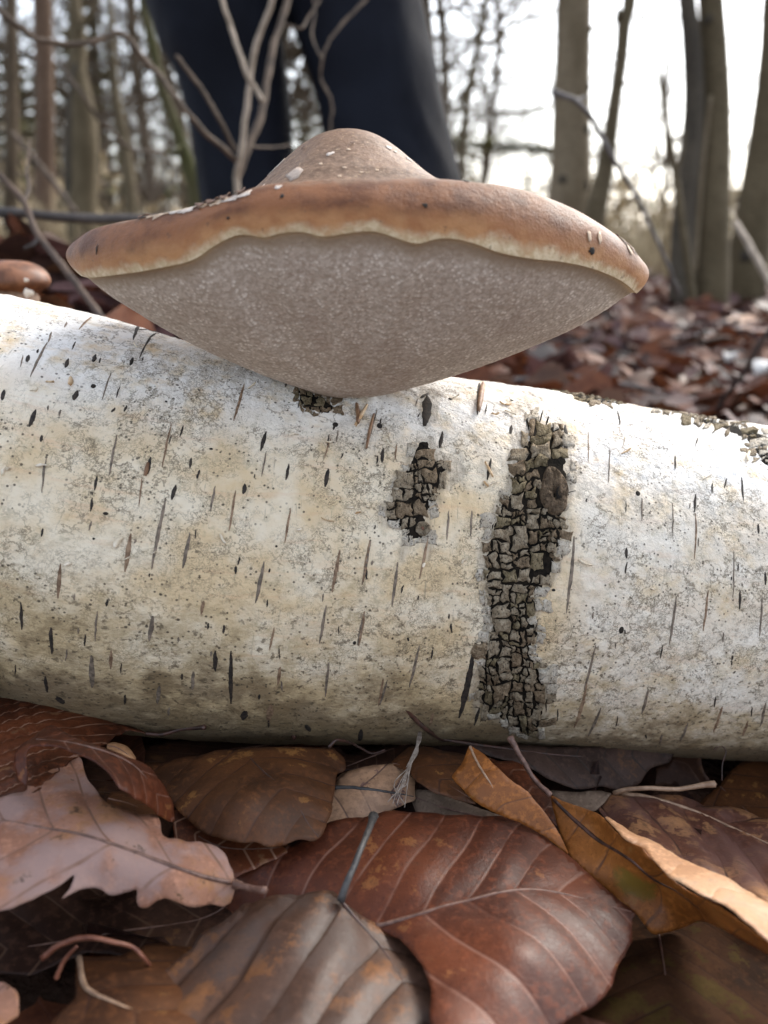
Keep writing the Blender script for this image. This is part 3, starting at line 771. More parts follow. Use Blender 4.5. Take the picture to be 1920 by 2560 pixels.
def build_fungus():
    lip, top = fungus_surface()
    n = len(lip)
    C = PY(868, 325, 0.232)
    A = log_point(*[np.array(q) for q in log_uv(880, 1004)], -0.0005)
    out = lip - np.array([C[0], 0.212, 0]); out[:, 2] = 0; out /= np.linalg.norm(out, axis=1)[:, None]
    root = empty('bracket_fungus', A, 'large brown bracket fungus with a humped cap and grey pores on the log', 'fungus')
    jj = np.arange(n)
    ang = np.arctan2(out[:, 1], out[:, 0])
    # pore surface: lip -> apex
    tU = np.concatenate([np.linspace(0, 0.06, 14, endpoint=False), np.linspace(0.06, 1, 230)])
    rows = []
    kk = 0.30
    for t in tU:
        r = (1 - kk) * (1 - t) + kk * math.cos(t * math.pi / 2)
        d = (1 - kk) * t + kk * math.sin(t * math.pi / 2)
        if t > 0.86:                               # round the tip
            q = (t - 0.86) / 0.14
            d = d - 0.045 * q * q
        P = A + (lip - A) * r
        P[:, 2] = lip[:, 2] + (A[2] - lip[:, 2]) * d
        P[:, 2] += 0.0009 * (t / 0.035) * math.exp(1 - t / 0.035)
        gran = 0.00013 * pnoise(P[:, 0] * 900, P[:, 1] * 900, P[:, 2] * 900) + 0.0007 * pnoise(P[:, 0] * 55, P[:, 1] * 55, P[:, 2] * 55)
        gran *= min(1.0, t / 0.05)
        nrm = out * 0.6 + np.array([0, 0, -0.8])
        rows.append(P + nrm * gran[:, None])
    P = np.vstack(rows); m = len(tU)
    idx = np.arange(m * n).reshape(m, n); nx = np.roll(idx, -1, 1)
    f = np.stack([idx[:-1], idx[1:], nx[1:], nx[:-1]], -1).reshape(-1, 4)
    uv = np.stack([np.tile(jj / n, m), np.repeat(tU, n)], 1)
    child(obj('pore_surface', mesh_of('pore_surface', P, f, uv), MAT_PORE), root)
    # cap: lip -> rim -> hump
    rows, ws = [], []
    bulge = 0.0028
    for w in np.linspace(0, 1, 26):
        e = w ** 0.9
        Q = lip * (1 - e) + top * e + out * (bulge * math.sin(math.pi * w) ** 0.75)[..., None] if False else lip * (1 - e) + top * e + out * (bulge * math.sin(math.pi * min(1, w)) ** 0.8)
        lump = 0.00045 * pnoise(Q[:, 0] * 70, Q[:, 1] * 70, Q[:, 2] * 70) + 0.00012 * pnoise(Q[:, 0] * 400, Q[:, 1] * 400, Q[:, 2] * 400)
        rows.append(Q + out * (lump * math.sin(math.pi * w))[:, None]); ws.append(w)
    H = C[2] - 0.1565
    for q in np.linspace(0.012, 1, 90):
        Q = top + (C - top) * q
        s = q * q * (3 - 2 * q)
        base = top[:, 2] * (1 - s) + 0.1565 * s
        base = base + 0.0006 * np.sin(np.pi * min(1, q * 6)) * (q < 0.166)
        r = np.hypot(Q[:, 0] - C[0], (Q[:, 1] - C[1]) * 0.9)
        Q[:, 2] = base + H * np.exp(-(r / 0.0250) ** 2.3) * min(1.0, q / 0.3) 
        Q[:, 2] += (0.0006 * pnoise(Q[:, 0] * 60, Q[:, 1] * 60, 3.3) + 0.00015 * pnoise(Q[:, 0] * 420, Q[:, 1] * 420, 3.3)) * (1 - q ** 6)
        rows.append(Q); ws.append(1 + q)
    P = np.vstack(rows); m = len(ws)
    idx = np.arange(m * n).reshape(m, n); nx = np.roll(idx, -1, 1)
    f = np.stack([idx[:-1], nx[:-1], nx[1:], idx[1:]], -1).reshape(-1, 4)
    uv = np.stack([np.tile(jj / n, m), np.repeat(np.array(ws), n)], 1)
    child(obj('cap', mesh_of('cap', P, f, uv), MAT_CAP), root)
    # flakes of torn skin, small pits
    G = P.reshape(m, n, 3); pr = project(P).reshape(m, n, 3)
    nr = np.cross(np.roll(G, -1, 1) - G, np.vstack([G[1:], G[-1:] * 2 - G[-2:-1]]) - G)
    nr /= np.linalg.norm(nr, axis=-1)[..., None] + 1e-12
    face = ((CAM - G) * nr).sum(-1) > 0
    fl = np.where(face, 0, 1e9)
    def spot(px, py):
        d = (pr[..., 0] - px) ** 2 + (pr[..., 1] - py) ** 2 + fl
        i, j = np.unravel_index(np.argmin(d), d.shape)
        return i, j
    white = simple_mat('skin_flake_white', (0.46, 0.37, 0.30), (0.64, 0.56, 0.49), 900, 0.7)
    tan = simple_mat('skin_flake_tan', (0.42, 0.29, 0.19), (0.56, 0.42, 0.30), 900, 0.7)
    dark = simple_mat('skin_flake_brown', (0.10, 0.05, 0.03), (0.18, 0.10, 0.06), 900, 0.7)
    stain = simple_mat('skin_flake_grey', (0.30, 0.235, 0.19), (0.38, 0.31, 0.26), 900, 0.8)
    rs = np.random.RandomState(4)
    def flake(name, px, py, rx, ry, lift, mat, curl=0.0, ang_=0.0):
        i, j = spot(px, py)
        i = min(max(i, 1), m - 2)
        p = G[i, j]; nn = nr[i, j]
        e1 = G[i, (j + 1) % n] - G[i, j - 1]; e1 /= np.linalg.norm(e1)
        e2 = np.cross(nn, e1)
        if e1 @ RIGHT < 0: e1 = -e1
        k = np.linalg.norm(p - CAM) / F
        fore = max(0.22, abs(nn @ ((CAM - p) / np.linalg.norm(CAM - p))))
        a = np.linspace(0, 2 * math.pi, 14, endpoint=False)
        r = 1 + 1.1 * pnoise(np.cos(a) * 2.2 + px, np.sin(a) * 1.7, py * .1)
        X = rx * k * r * np.cos(a); Y = ry * k / fore * r * np.sin(a)
        ca, sa = math.cos(ang_), math.sin(ang_)
        X, Y = X * ca - Y * sa, X * sa + Y * ca
        hh = lift + curl * k * rx * np.abs(np.cos(a)) ** 2 * rs.uniform(0.2, 1, 14)
        # follow the cap under the flake
        ring = p + X[:, None] * e1 + Y[:, None] * e2
        def follow(q, h):
            o_ = []
            for z, hz in zip(q, np.broadcast_to(h, (len(q),))):
                i0, i1 = max(0, i - 14), min(m, i + 15)
                jr = np.arange(j - 40, j + 41) % n
                sub = G[i0:i1][:, jr]; sn = nr[i0:i1][:, jr]
                d = ((sub - z) ** 2).sum(-1); ii = np.unravel_index(np.argmin(d), d.shape)
                b_, nb = sub[ii], sn[ii]
                o_.append(z - nb * ((z - b_) @ nb) + nb * hz)
            return np.array(o_)
        V = np.vstack([follow(ring, hh), follow(p + (ring - p) * 0.5, lift), follow(p[None], lift)])
        f_ = []
        for q in range(14):
            w = (q + 1) % 14
            f_ += [(q, w, 14 + w, 14 + q), (14 + q, 14 + w, 28)]
        o = obj(name, mesh_of(name, V, f_), mat)
        so = o.modifiers.new('solid', 'SOLIDIFY'); so.thickness = 0.00006; so.offset = 1
        child(o, root)
    for a in ((827,385,9,3.5,white),(870,375,4,2,tan),(972,369,7,3,white),(988,378,4,2,white),(1022,398,7,3,white),(1045,412,4,2,white),(735,432,18,9,stain),(698,468,8,3,white),(640,478,22,4,white),(610,486,24,4,white),(575,497,26,4,white),(690,398,12,5,white),(665,415,12,3,white),(545,500,22,5,tan),(510,512,22,4,tan),(470,524,22,4,white),(440,528,26,5,white),(405,532,30,5,tan),(380,538,26,4,tan),(560,488,14,4,dark),(600,478,14,4,dark),(530,497,13,4,dark),(500,506,14,4,dark),(360,540,12,3,dark),(720,440,5,2,tan),(860,420,5,2,tan),(905,430,5,2,tan),(940,425,4,2,tan),(880,362,5,2,dark),(800,410,5,2,tan),(760,372,4,2,dark),(845,440,5,2,tan)):
        flake('skin_flake', a[0], a[1], a[2], a[3], 0.00006 if a[4] is not dark else 0.0004, a[4], 0.05 if a[4] is not dark else 0.35, rs.uniform(-.2, .2))
    for a in ((708,491,5,4),(575,545,4,3),(1067,514,6,5),(340,596,3,4),(242,622,3,5),(1478,628,9,5),(1165,455,6,3)):
        flake('insect_pit', *a, 0.00012, MAT_HOLE)
    for a in ((1470,592,6,7),(1500,595,5,8),(1573,625,9,4)):
        flake('pale_fleck', *a, 0.00015, tan)
    for a in ((1558,598,10,4),(1582,612,14,4)):
        flake('skin_flake', *a, 0.0002, dark, 0.1, 0.6)
    return root
FUNGUS = build_fungus()

# a second, smaller bracket behind the left end of the log
M_SMALL_STEM = simple_mat('small_fungus_stem', (0.10, 0.055, 0.03), (0.20, 0.12, 0.075), 160, 0.7)
def build_small_fungus():
    c = PZ(20, 700, 0.345)
    root = empty('small_bracket_fungus', c, 'small orange-brown bracket fungus peeping over the log at its far end, beyond the big one', 'fungus')
    n = 48
    a = np.linspace(0, 2 * math.pi, n, endpoint=False)
    rows, ws = [], []
    Rx, Ry, Rz = 0.0170, 0.016, 0.0080
    for t in np.linspace(-0.62, 1.0, 26):
        th = t * math.pi / 2
        r = math.cos(th) ** 0.8 if t < 1 else 0
        z = math.sin(th) * Rz * (1 if t > 0 else 0.8)
        k = 1 + 0.08 * pnoise(np.cos(a) * 1.4, np.sin(a) * 1.4, t)
        rows.append(c + np.stack([r * Rx * k * np.cos(a), r * Ry * k * np.sin(a), np.full(n, z)], 1)); ws.append(0.75 + 0.9 * (t + 0.3))
    P = np.vstack(rows); m = len(ws)
    idx = np.arange(m * n).reshape(m, n); nx = np.roll(idx, -1, 1)
    f = np.stack([idx[:-1], nx[:-1], nx[1:], idx[1:]], -1).reshape(-1, 4)
    uv = np.stack([np.tile(np.arange(n) / n, m), np.repeat(np.array(ws), n)], 1)
    child(obj('cap', mesh_of('cap', P, f, uv), simple_mat('small_cap', (0.10, 0.036, 0.015), (0.22, 0.09, 0.040), 160, 0.55, 0.3, 0.0005)), root)
    V, fc = tube_arrays(spline([c + (0, 0, -0.006), c + (0.002, -0.012, -0.014), c + (0.004, -0.03, -0.03)], 6), [0.011, 0.009, 0.008], 12) if False else tube_arrays(spline([c + np.array((0, 0, -0.007)), c + np.array((0.001, -0.012, -0.016)), c + np.array((0.002, -0.035, -0.032))], 6), [0.012, 0.011, 0.010, 0.010, 0.009, 0.009], 12)
    child(obj('stem', mesh_of('stem', V, fc), M_SMALL_STEM), root)
    fm = simple_mat('small_flake', (0.70, 0.62, 0.52), (0.8, 0.74, 0.66), 600)
    for px, py, r in ((66, 700, 0.0008), (72, 732, 0.0016)):
        q = PZ(px, py, 0.3325)
        u = np.linspace(0, 2 * math.pi, 9, endpoint=False)
        V = np.vstack([q + np.stack([r * 1.4 * np.cos(u), np.zeros(9), r * np.sin(u) * (1 + 0.4 * np.cos(3 * u))], 1), q + np.array((0, -0.0008, 0))])
        child(obj('skin_flake', mesh_of('skin_flake', V, [(i, (i + 1) % 9, 9) for i in range(9)]), fm), root)
build_small_fungus()

# ------------------------------------------------------------------ leaves
def leaf_mat(name, dark, mid, patch, amt, vein, rough=0.46, spec=0.4, seed=0.0, film=None, spot=None, veinw=0.05, pscale=130, blot=0.35):
    k = NT(name)
    v = k.coord('Object', loc=(seed, seed * 0.7, seed * 0.3)); uv = k.coord('UV')
    sep = k.n('ShaderNodeSeparateXYZ'); k.put(sep.inputs[0], uv)
    fr = k.math('ABSOLUTE', k.math('SUBTRACT', k.math('FRACT', sep.outputs[0]), 0.5))         # 0.5 at a vein
    n1 = k.noise(v, pscale, 9, 0.74); n2 = k.noise(v, 45, 3, 0.5); n3 = k.noise(v, 520, 4, 0.65)
    c = k.mix(k.ramp(n2, 0.36, 0.64), dark, mid)
    c = k.mix(k.math('MULTIPLY', k.ramp(n3, 0.48, 0.66), 0.5), c, tuple(x * 1.55 for x in mid))
    c = k.mix(k.math('MULTIPLY', k.ramp(k.noise(v, 1100, 3, 0.7), 0.56, 0.66), 0.45), c, tuple(x * 0.55 for x in dark))
    # pale worn areas sit between the side veins
    th = 0.70 - 0.30 * amt
    pm = k.math('ADD', n1, k.math('ADD', k.math('MULTIPLY', k.math('SUBTRACT', 0.28, fr), 0.13), k.math('MULTIPLY', k.math('SUBTRACT', n2, 0.5), 0.45)))
    c = k.mix(k.math('MULTIPLY', k.ramp(pm, th, th + 0.035), 0.85), c, k.mix(k.ramp(n3, 0.4, 0.6), patch, tuple(x * 0.72 for x in patch)))
    if film:
        c = k.mix(k.math('MULTIPLY', k.ramp(k.noise(v, 60, 4, 0.6), 0.42, 0.60), 0.75), c, film)
    c = k.mix(k.math('MULTIPLY', k.ramp(k.noise(v, 260, 5, 0.7), 0.60, 0.68), blot), c, (0.035, 0.02, 0.013))
    c = k.mix(k.math('MULTIPLY', k.ramp(fr, 0.5 - veinw, 0.5 - veinw * 0.35), k.ramp(k.noise(v, 90, 3), 0.30, 0.62)), c, vein)
    if spot is not None:
        px, py, h, r, col = spot
        P = PH(px, py, h)
        vm = k.n('ShaderNodeVectorMath', operation='DISTANCE'); k.put(vm.inputs[0], k.n('ShaderNodeTexCoord').outputs['Object']); vm.inputs[1].default_value = P.tolist()
        d = k.math('ADD', vm.outputs['Value'], k.math('MULTIPLY', k.math('SUBTRACT', n1, 0.5), r * 1.2))
        c = k.mix(k.math('MULTIPLY', k.ramp(d, r, r * 0.7), 0.85), c, col)
    net = k.n('ShaderNodeTexVoronoi', {'Vector': v, 'Scale': 620.0}, feature='DISTANCE_TO_EDGE').outputs[0]
    k.set(Base_Color=c, Roughness=k.math('ADD', rough - 0.13, k.math('MULTIPLY', k.math('ADD', n1, n3), 0.17)))
    k.b.inputs['Specular IOR Level'].default_value = spec
    h = k.math('ADD', k.math('MULTIPLY', k.ramp(net, 0.0, 0.10), 0.25), k.math('ADD', n3, k.math('MULTIPLY', k.ramp(fr, 0.42, 0.5), -1.2)))
    k.bump(k.math('ADD', h, k.math('MULTIPLY', k.noise(v, 1400, 3, 0.7), 0.5)), 0.26, 0.0003)
    tr = k.n('ShaderNodeBsdfTranslucent'); k.put(tr.inputs[0], c)
    ms = k.n('ShaderNodeMixShader'); ms.inputs[0].default_value = 0.14
    k.t.links.new(k.b.outputs[0], ms.inputs[1]); k.t.links.new(tr.outputs[0], ms.inputs[2]); k.t.links.new(ms.outputs[0], k.out.inputs[0])
    return k.m
RED = dict(dark=(0.050, 0.014, 0.006), mid=(0.130, 0.037, 0.014))
M_LEAF = {
 'russet': leaf_mat('leaf_russet', **RED, patch=(0.26, 0.12, 0.055), amt=0.25, vein=(0.30, 0.16, 0.10), rough=0.42, spec=0.3, veinw=0.07),
 'gloss': leaf_mat('leaf_gloss', (0.058, 0.014, 0.006), (0.128, 0.033, 0.012), (0.32, 0.12, 0.038), 0.28, (0.20, 0.09, 0.06), 0.42, 0.36, 1.3),
 'brown': leaf_mat('leaf_brown', (0.048, 0.018, 0.007), (0.102, 0.037, 0.012), (0.34, 0.15, 0.042), 0.26, (0.05, 0.02, 0.011), 0.52, 0.3, 2.1),
 'oak': leaf_mat('leaf_oak', (0.28, 0.128, 0.078), (0.37, 0.182, 0.112), (0.42, 0.20, 0.095), 0.55, (0.20, 0.105, 0.07), 0.6, 0.35, 3.7, film=(0.32, 0.225, 0.205), veinw=0.045, blot=0.75),
 'orange': leaf_mat('leaf_orange', (0.21, 0.068, 0.013), (0.34, 0.120, 0.025), (0.42, 0.19, 0.05), 0.30, (0.13, 0.05, 0.02), 0.42, 0.4, 4.4, spot=(1590, 2195, 0.008, 0.0058, (0.19, 0.125, 0.022)), veinw=0.03, blot=0.15),
 'tan': leaf_mat('leaf_tan', (0.40, 0.205, 0.10), (0.52, 0.30, 0.165), (0.56, 0.36, 0.22), 0.4, (0.36, 0.20, 0.10), 0.42, 0.5, 5.2, veinw=0.02, blot=0.1),
 'paleworn': leaf_mat('leaf_paleworn', (0.13, 0.065, 0.055), (0.20, 0.11, 0.09), (0.47, 0.275, 0.155), 1.05, (0.11, 0.06, 0.05), 0.45, 0.5, 6.6),
 'grey': leaf_mat('leaf_grey', (0.048, 0.022, 0.013), (0.095, 0.048, 0.030), (0.25, 0.105, 0.04), 0.42, (0.045, 0.020, 0.011), 0.42, 0.35, 7.1, veinw=0.09, film=(0.082, 0.056, 0.046)),
 'slate': leaf_mat('leaf_slate', (0.035, 0.021, 0.016), (0.072, 0.042, 0.031), (0.17, 0.085, 0.045), 0.25, (0.04, 0.03, 0.025), 0.5, 0.2, 7.9),
 'dark': leaf_mat('leaf_dark', (0.026, 0.012, 0.008), (0.065, 0.030, 0.018), (0.15, 0.07, 0.03), 0.25, (0.10, 0.055, 0.035), 0.45, 0.2, 8.3),
 'olive': leaf_mat('leaf_olive', (0.018, 0.009, 0.005), (0.046, 0.020, 0.009), (0.065, 0.042, 0.012), 0.35, (0.03, 0.015, 0.009), 0.7, 0.05, 9.9),
 'ribbed': leaf_mat('leaf_ribbed', (0.095, 0.033, 0.020), (0.165, 0.064, 0.036), (0.42, 0.205, 0.09), 0.70, (0.07, 0.028, 0.018), 0.42, 0.45, 10.4, film=(0.145, 0.070, 0.056)),
 'felt': leaf_mat('leaf_felt', (0.14, 0.095, 0.065), (0.22, 0.155, 0.11), (0.24, 0.17, 0.12), 0.3, (0.20, 0.14, 0.10), 0.8, 0.2, 11.0),
}
M_STALK = {'brown': simple_mat('stalk_brown', (0.10, 0.05, 0.035), (0.20, 0.11, 0.08), 500, 0.5, 0.3, 0.0003),
           'grey': simple_mat('stalk_grey', (0.030, 0.029, 0.029), (0.07, 0.064, 0.06), 500, 0.5, 0.3, 0.0003),
           'dark': simple_mat('stalk_dark', (0.035, 0.02, 0.015), (0.09, 0.04, 0.028), 500, 0.45, 0.3, 0.0003),
           'tan': simple_mat('stalk_tan', (0.27, 0.165, 0.10), (0.40, 0.26, 0.165), 500, 0.5, 0.3, 0.0003),
           'red': simple_mat('stalk_red', (0.14, 0.045, 0.025), (0.24, 0.09, 0.05), 500, 0.45, 0.3, 0.0003)}

def rbf(ctrl):
    c = np.array(ctrl, float); X = c[:, :2] / 400.0; h = c[:, 2]
    def K(A, B):
        r2 = ((A[:, None] - B[None]) ** 2).sum(-1) + 1e-12
        return 0.5 * r2 * np.log(r2)
    n = len(X)
    Pm = np.hstack([np.ones((n, 1)), X])
    M = np.zeros((n + 3, n + 3)); M[:n, :n] = K(X, X) + 0.02 * np.eye(n); M[:n, n:] = Pm; M[n:, :n] = Pm.T
    w = np.linalg.solve(M, np.concatenate([h, np.zeros(3)]))
    lo, hi = h.min() - 0.006, h.max() + 0.006
    def f(px, py):
        A = np.stack([np.atleast_1d(px), np.atleast_1d(py)], 1) / 400.0
        return np.clip(K(A, X) @ w[:n] + np.hstack([np.ones((len(A), 1)), A]) @ w[n:], lo, hi)
    return f
ZA = lambda L: [(x / 2.37, 1720 + y / 2.37) for x, y in L]
ZB = lambda L: [(x / 2.37, 2200 + y / 2.37) for x, y in L]
ZC = lambda L: [(780 + x / 2.476, 1750 + y / 2.476) for x, y in L]
ZD = lambda L: [(1300 + x / 2.676, 1800 + y / 2.676) for x, y in L]

def leaf(name, label, outline, ctrl, midrib, mat, spacing=0.0072, kfwd=0.75, pleat=0.0003, stalk=None, stalk_mat='brown', stalk_r=0.0007, rib_r=0.0003, rib_mat=None, grid=11, rough_edge=3.2, phase=0.0, rib_only=True, kright=None, parent=None, group=None):
    o2 = np.array(outline, float)
    o2 = np.vstack([o2, o2[:1]])
    d = np.concatenate([[0], np.cumsum(np.linalg.norm(np.diff(o2, axis=0), axis=1))])
    n = max(16, int(d[-1] / 9))
    s = np.linspace(0, d[-1], n, endpoint=False)
    out = np.stack([np.interp(s, d, o2[:, 0]), np.interp(s, d, o2[:, 1])], 1)
    out = 0.22 * np.roll(out, 1, 0) + 0.56 * out + 0.22 * np.roll(out, -1, 0)
    out += rough_edge * np.stack([pnoise(s / 30.0, 1.7, phase) + 0.6 * pnoise(s / 13.0, 4.7, phase), pnoise(s / 30.0, 9.1, phase) + 0.6 * pnoise(s / 13.0, 2.1, phase)], 1)
    ol = [tuple(q) for q in out]
    x0, y0 = out.min(0); x1, y1 = out.max(0)
    g = []
    r = 0
    for y in np.arange(y0, y1, grid * 0.85):
        for x in np.arange(x0 + (r % 2) * grid / 2, x1, grid):
            if in_poly((x, y), ol) and edge_dist(np.array((x, y)), ol) > grid * 0.5: g.append((x, y))
        r += 1
    allp = np.vstack([out, np.array(g)]) if g else out
    res = geometry.delaunay_2d_cdt([Vector(q) for q in allp], [(i, (i + 1) % n) for i in range(n)], [list(range(n))], 1, 0.001)
    pv = np.array([tuple(q) for q in res[0]])
    hf = rbf(ctrl)
    h = hf(pv[:, 0], pv[:, 1])
    ds = np.array([ray(x, y) for x, y in pv])
    P = CAM + ((h - CAM[2]) / ds[:, 2])[:, None] * ds
    mp = spline([tuple(q) for q in midrib], 60)
    mh = hf(mp[:, 0], mp[:, 1])
    M3 = np.array([PH(x, y, hh) for (x, y), hh in zip(mp, mh)])
    ml = np.concatenate([[0], np.cumsum(np.linalg.norm(np.diff(M3, axis=0), axis=1))])
    e_ = M3[-1] - M3[0]; e_ /= np.linalg.norm(e_)
    nz = np.cross(M3[-1] - M3[0], P[np.argmax(np.linalg.norm(np.cross(P - M3[0], e_), axis=1))] - M3[0]); nz /= np.linalg.norm(nz) + 1e-12
    if nz[2] < 0: nz = -nz
    f_ = np.cross(nz, e_)
    t = (P - M3[0]) @ e_; mt_ = (M3 - M3[0]) @ e_; o_ = np.argsort(mt_)
    sg = (P - M3[0]) @ f_ - np.interp(t, mt_[o_], ((M3 - M3[0]) @ f_)[o_])
    s_ = np.abs(sg); side = np.sign(sg)
    kf = np.where(side > 0, kfwd, kright if kright is not None else kfwd)
    u = (t - kf * s_ * (1 - 3.0 * s_)) / spacing + phase + 0.34 * pnoise(P[:, 0] * 38, P[:, 1] * 38, phase)
    fr = np.abs((u % 1.0) - 0.5) * 2               # 1 at vein
    nrm = np.zeros_like(P)
    tri = np.array([f for f in res[2] if len(f) == 3])
    fn = np.cross(P[tri[:, 1]] - P[tri[:, 0]], P[tri[:, 2]] - P[tri[:, 0]])
    for k_ in range(3): np.add.at(nrm, tri[:, k_], fn)
    nrm /= np.linalg.norm(nrm, axis=1)[:, None] + 1e-15
    nrm[((CAM - P) * nrm).sum(1) < 0] *= -1
    fade = np.clip(s_ / 0.003, 0, 1)
    P2 = P + nrm * (pleat * fade * (0.5 - fr ** 1.6) + 0.0006 * pnoise(P[:, 0] * 55, P[:, 1] * 75, phase + 2) + 0.00012 * pnoise(P[:, 0] * 230, P[:, 1] * 230, phase))[:, None]
    me = mesh_of(name, P2, res[2], np.stack([u, s_ / 0.02], 1))
    o = obj(name, me, mat)
    so = o.modifiers.new('solid', 'SOLIDIFY'); so.thickness = 0.00022; so.offset = -1 if nrm[:, 2].mean() > 0 else 1
    if parent is None: tag(o, label, 'leaf', group)
    else:
        child(o, parent)
    if rib_r:
        keep = np.array([in_poly(q, ol) for q in mp])
        if keep.sum() > 4:
            Mn = M3[keep] + np.array([0, 0, 0.0001])
            q = 1 - np.linspace(0, 1, keep.sum())
            tube('midrib', Mn, rib_r * (0.35 + 0.75 * q), rib_mat or M_STALK[stalk_mat], o, 6, 0.3)
    if stalk:
        sp = spline([PH(*q) for q in stalk], 26)
        rr = stalk_r * np.interp(np.linspace(0, 1, 26), [0, 0.08, 0.25, 0.75, 1], [1.35, 1.15, 0.85, 0.8, 1.0]) if stalk[0][1] < stalk[-1][1] else stalk_r * np.interp(np.linspace(0, 1, 26), [0, 0.25, 0.75, 0.93, 1], [1.0, 0.8, 0.85, 1.1, 1.35])
        tube('stalk', sp, rr, M_STALK[stalk_mat], o, 8, 0.35)
    return o

# -- under the log, left
leaf('beech_leaf', 'dark russet leaf with pale ribs pressed under the left end of the log', ZA([(-120,30),(0,38),(110,52),(250,70),(400,100),(560,150),(700,200),(800,245),(872,272),(742,258),(690,290),(640,325),(560,380),(420,440),(200,640),(60,655),(-120,660)]),
     [(0,1740,.031),(230,1785,.027),(365,1834,.021),(290,1850,.024),(0,1980,.031),(90,1980,.032),(120,1880,.031)], ZA([(872,272),(700,203),(560,152),(400,104),(250,73),(100,57),(-120,30)]), M_LEAF['russet'], 0.0065, 1.1, 0.0013,
     [(365,1834,.021),(405,1836,.0205),(455,1823,.022),(512,1818,.024)], 'dark', 0.0006)
leaf('beech_leaf', 'small curled tan leaf bit behind the arched curled leaf', ZA([(628,335),(680,325),(740,340),(790,385),(812,440),(740,425),(670,395),(630,362)]),
     [(266,1860,.026),(300,1858,.030),(340,1900,.026),(290,1885,.033)], ZA([(630,345),(700,360),(805,430)]), M_LEAF['tan'], 0.006, 0.7, 0.0002, grid=7, rib_r=0.0002)
leaf('beech_leaf', 'flat brown leaf under the tip of the arched curled leaf', ZA([(625,665),(670,610),(760,630),(900,680),(960,760),(840,775),(700,740)]),
     [(265,2000,.024),(290,1978,.022),(400,2040,.02),(330,2035,.024)], ZA([(640,660),(760,690),(930,760)]), M_LEAF['brown'], 0.006, 0.7, 0.0003, rib_r=0.0003)
leaf('beech_leaf', 'dark wet leaf in the hollow between log and curled leaf', [(240,1990),(200,1900),(300,1880),(420,1850),(560,1850),(700,1860),(640,1910),(480,1960),(420,2100),(380,2140),(300,2080)],
     [(240,1990,.016),(300,1880,.010),(560,1850,.006),(640,1910,.006),(420,2100,.014)], [(700,1860),(480,1900),(280,2040)], M_LEAF['dark'], 0.007, 0.8, 0.0003)
leaf('beech_leaf', 'russet leaf edge between oak leaf and mottled brown leaf', [(432,2032),(447,2022),(520,2050),(600,2080),(710,2100),(730,2130),(640,2170),(560,2210),(520,2180),(470,2120),(435,2100)],
     [(435,2040,.017),(520,2060,.017),(700,2110,.014),(560,2200,.014)], [(440,2060),(560,2120),(720,2120)], M_LEAF['russet'], 0.006, 0.7, 0.0003)
leaf('beech_leaf', 'mottled brown and ochre leaf with fanning ribs below the log', [(371,1914),(420,1906),(465,1896),(548,1881),(607,1876),(700,1873),(790,1869),(830,1866),(860,1898),(866,1925),(842,1932),(828,2030),(806,2090),(780,2106),(750,2099),(692,2117),(667,2121),(645,2106),(607,2108),(565,2102),(506,2081),(447,2030),(418,1990),(392,1946)],
     [(371,1914,.017),(607,1876,.0205),(830,1866,.017),(862,1925,.015),(806,2090,.017),(690,2115,.019),(506,2080,.020),(418,1990,.019),(600,1990,.027),(740,1960,.022)], [(607,1876),(640,1912),(690,1958),(740,2010),(770,2060),(800,2098)], M_LEAF['brown'], 0.0085, 0.55, 0.0006, rib_mat=M_STALK['dark'], kright=0.55, phase=0.3)
leaf('oak_leaf', 'pinkish tan lobed oak leaf lying at the left edge', ZA([(-150,640),(0,652),(160,622),(168,520),(185,430),(205,365),(300,345),(480,420),(492,470),(510,540),(560,600),(602,668),(640,692),(720,720),(860,752),(922,757),(948,800),(950,868),(985,903),(1050,907),(1100,930),(1180,910),(1260,930),(1320,970),(1350,1030),(1380,1090),(1386,1150),(1390,1200),(1370,1268),(1330,1300),(1260,1280),(1140,1302),(1060,1272),(980,1240),(920,1262),(872,1308),(822,1300),(804,1250),(818,1188),(785,1197),(700,1222),(640,1232),(600,1192),(540,1180),(450,1202),(352,1262),(420,1180),(442,1102),(340,1182),(180,1262),(50,1312),(0,1322),(-150,1332)]),
     [(0,2000,.033),(90,1880,.030),(0,2275,.030),(150,2240,.030),(250,2215,.027),(350,2268,.022),(575,2200,.020),(540,2262,.017),(400,2060,.026),(260,2110,.034),(440,2200,.026),(200,1950,.030)], ZA([(1392,1162),(1200,1118),(1000,1050),(760,960),(480,870),(250,830),(0,785),(-150,775)]), M_LEAF['oak'], 0.0125, 0.9, 0.0007,
     [(588,2210,.0195),(625,2220,.021),(662,2226,.024)], 'brown', 0.0008, rib_r=0.0005, grid=9, rough_edge=2.5)
leaf('beech_leaf', 'narrow chestnut leaf arched and curled over the oak leaf', ZA([(200,300),(235,262),(300,228),(340,238),(420,290),(520,328),(600,350),(700,388),(800,430),(890,480),(960,580),(1010,670),(1022,740),(1030,802),(985,790),(930,750),(862,690),(780,650),(702,590),(640,500),(560,440),(470,398),(380,360),(280,346),(212,347),(168,365),(158,430),(168,500),(158,590),(120,555),(86,460),(92,390),(130,338)]),
     [(120,1825,.036),(40,1890,.040),(65,1965,.037),(90,1868,.044),(240,1885,.044),(330,1905,.038),(300,1985,.042),(400,1985,.030),(433,2058,.021),(350,2010,.036)], ZA([(215,310),(400,325),(600,372),(760,440),(860,530),(940,660),(1022,795)]), M_LEAF['gloss'], 0.006, 0.9, 0.0003, grid=6, rough_edge=1.0, rib_r=0.0003)
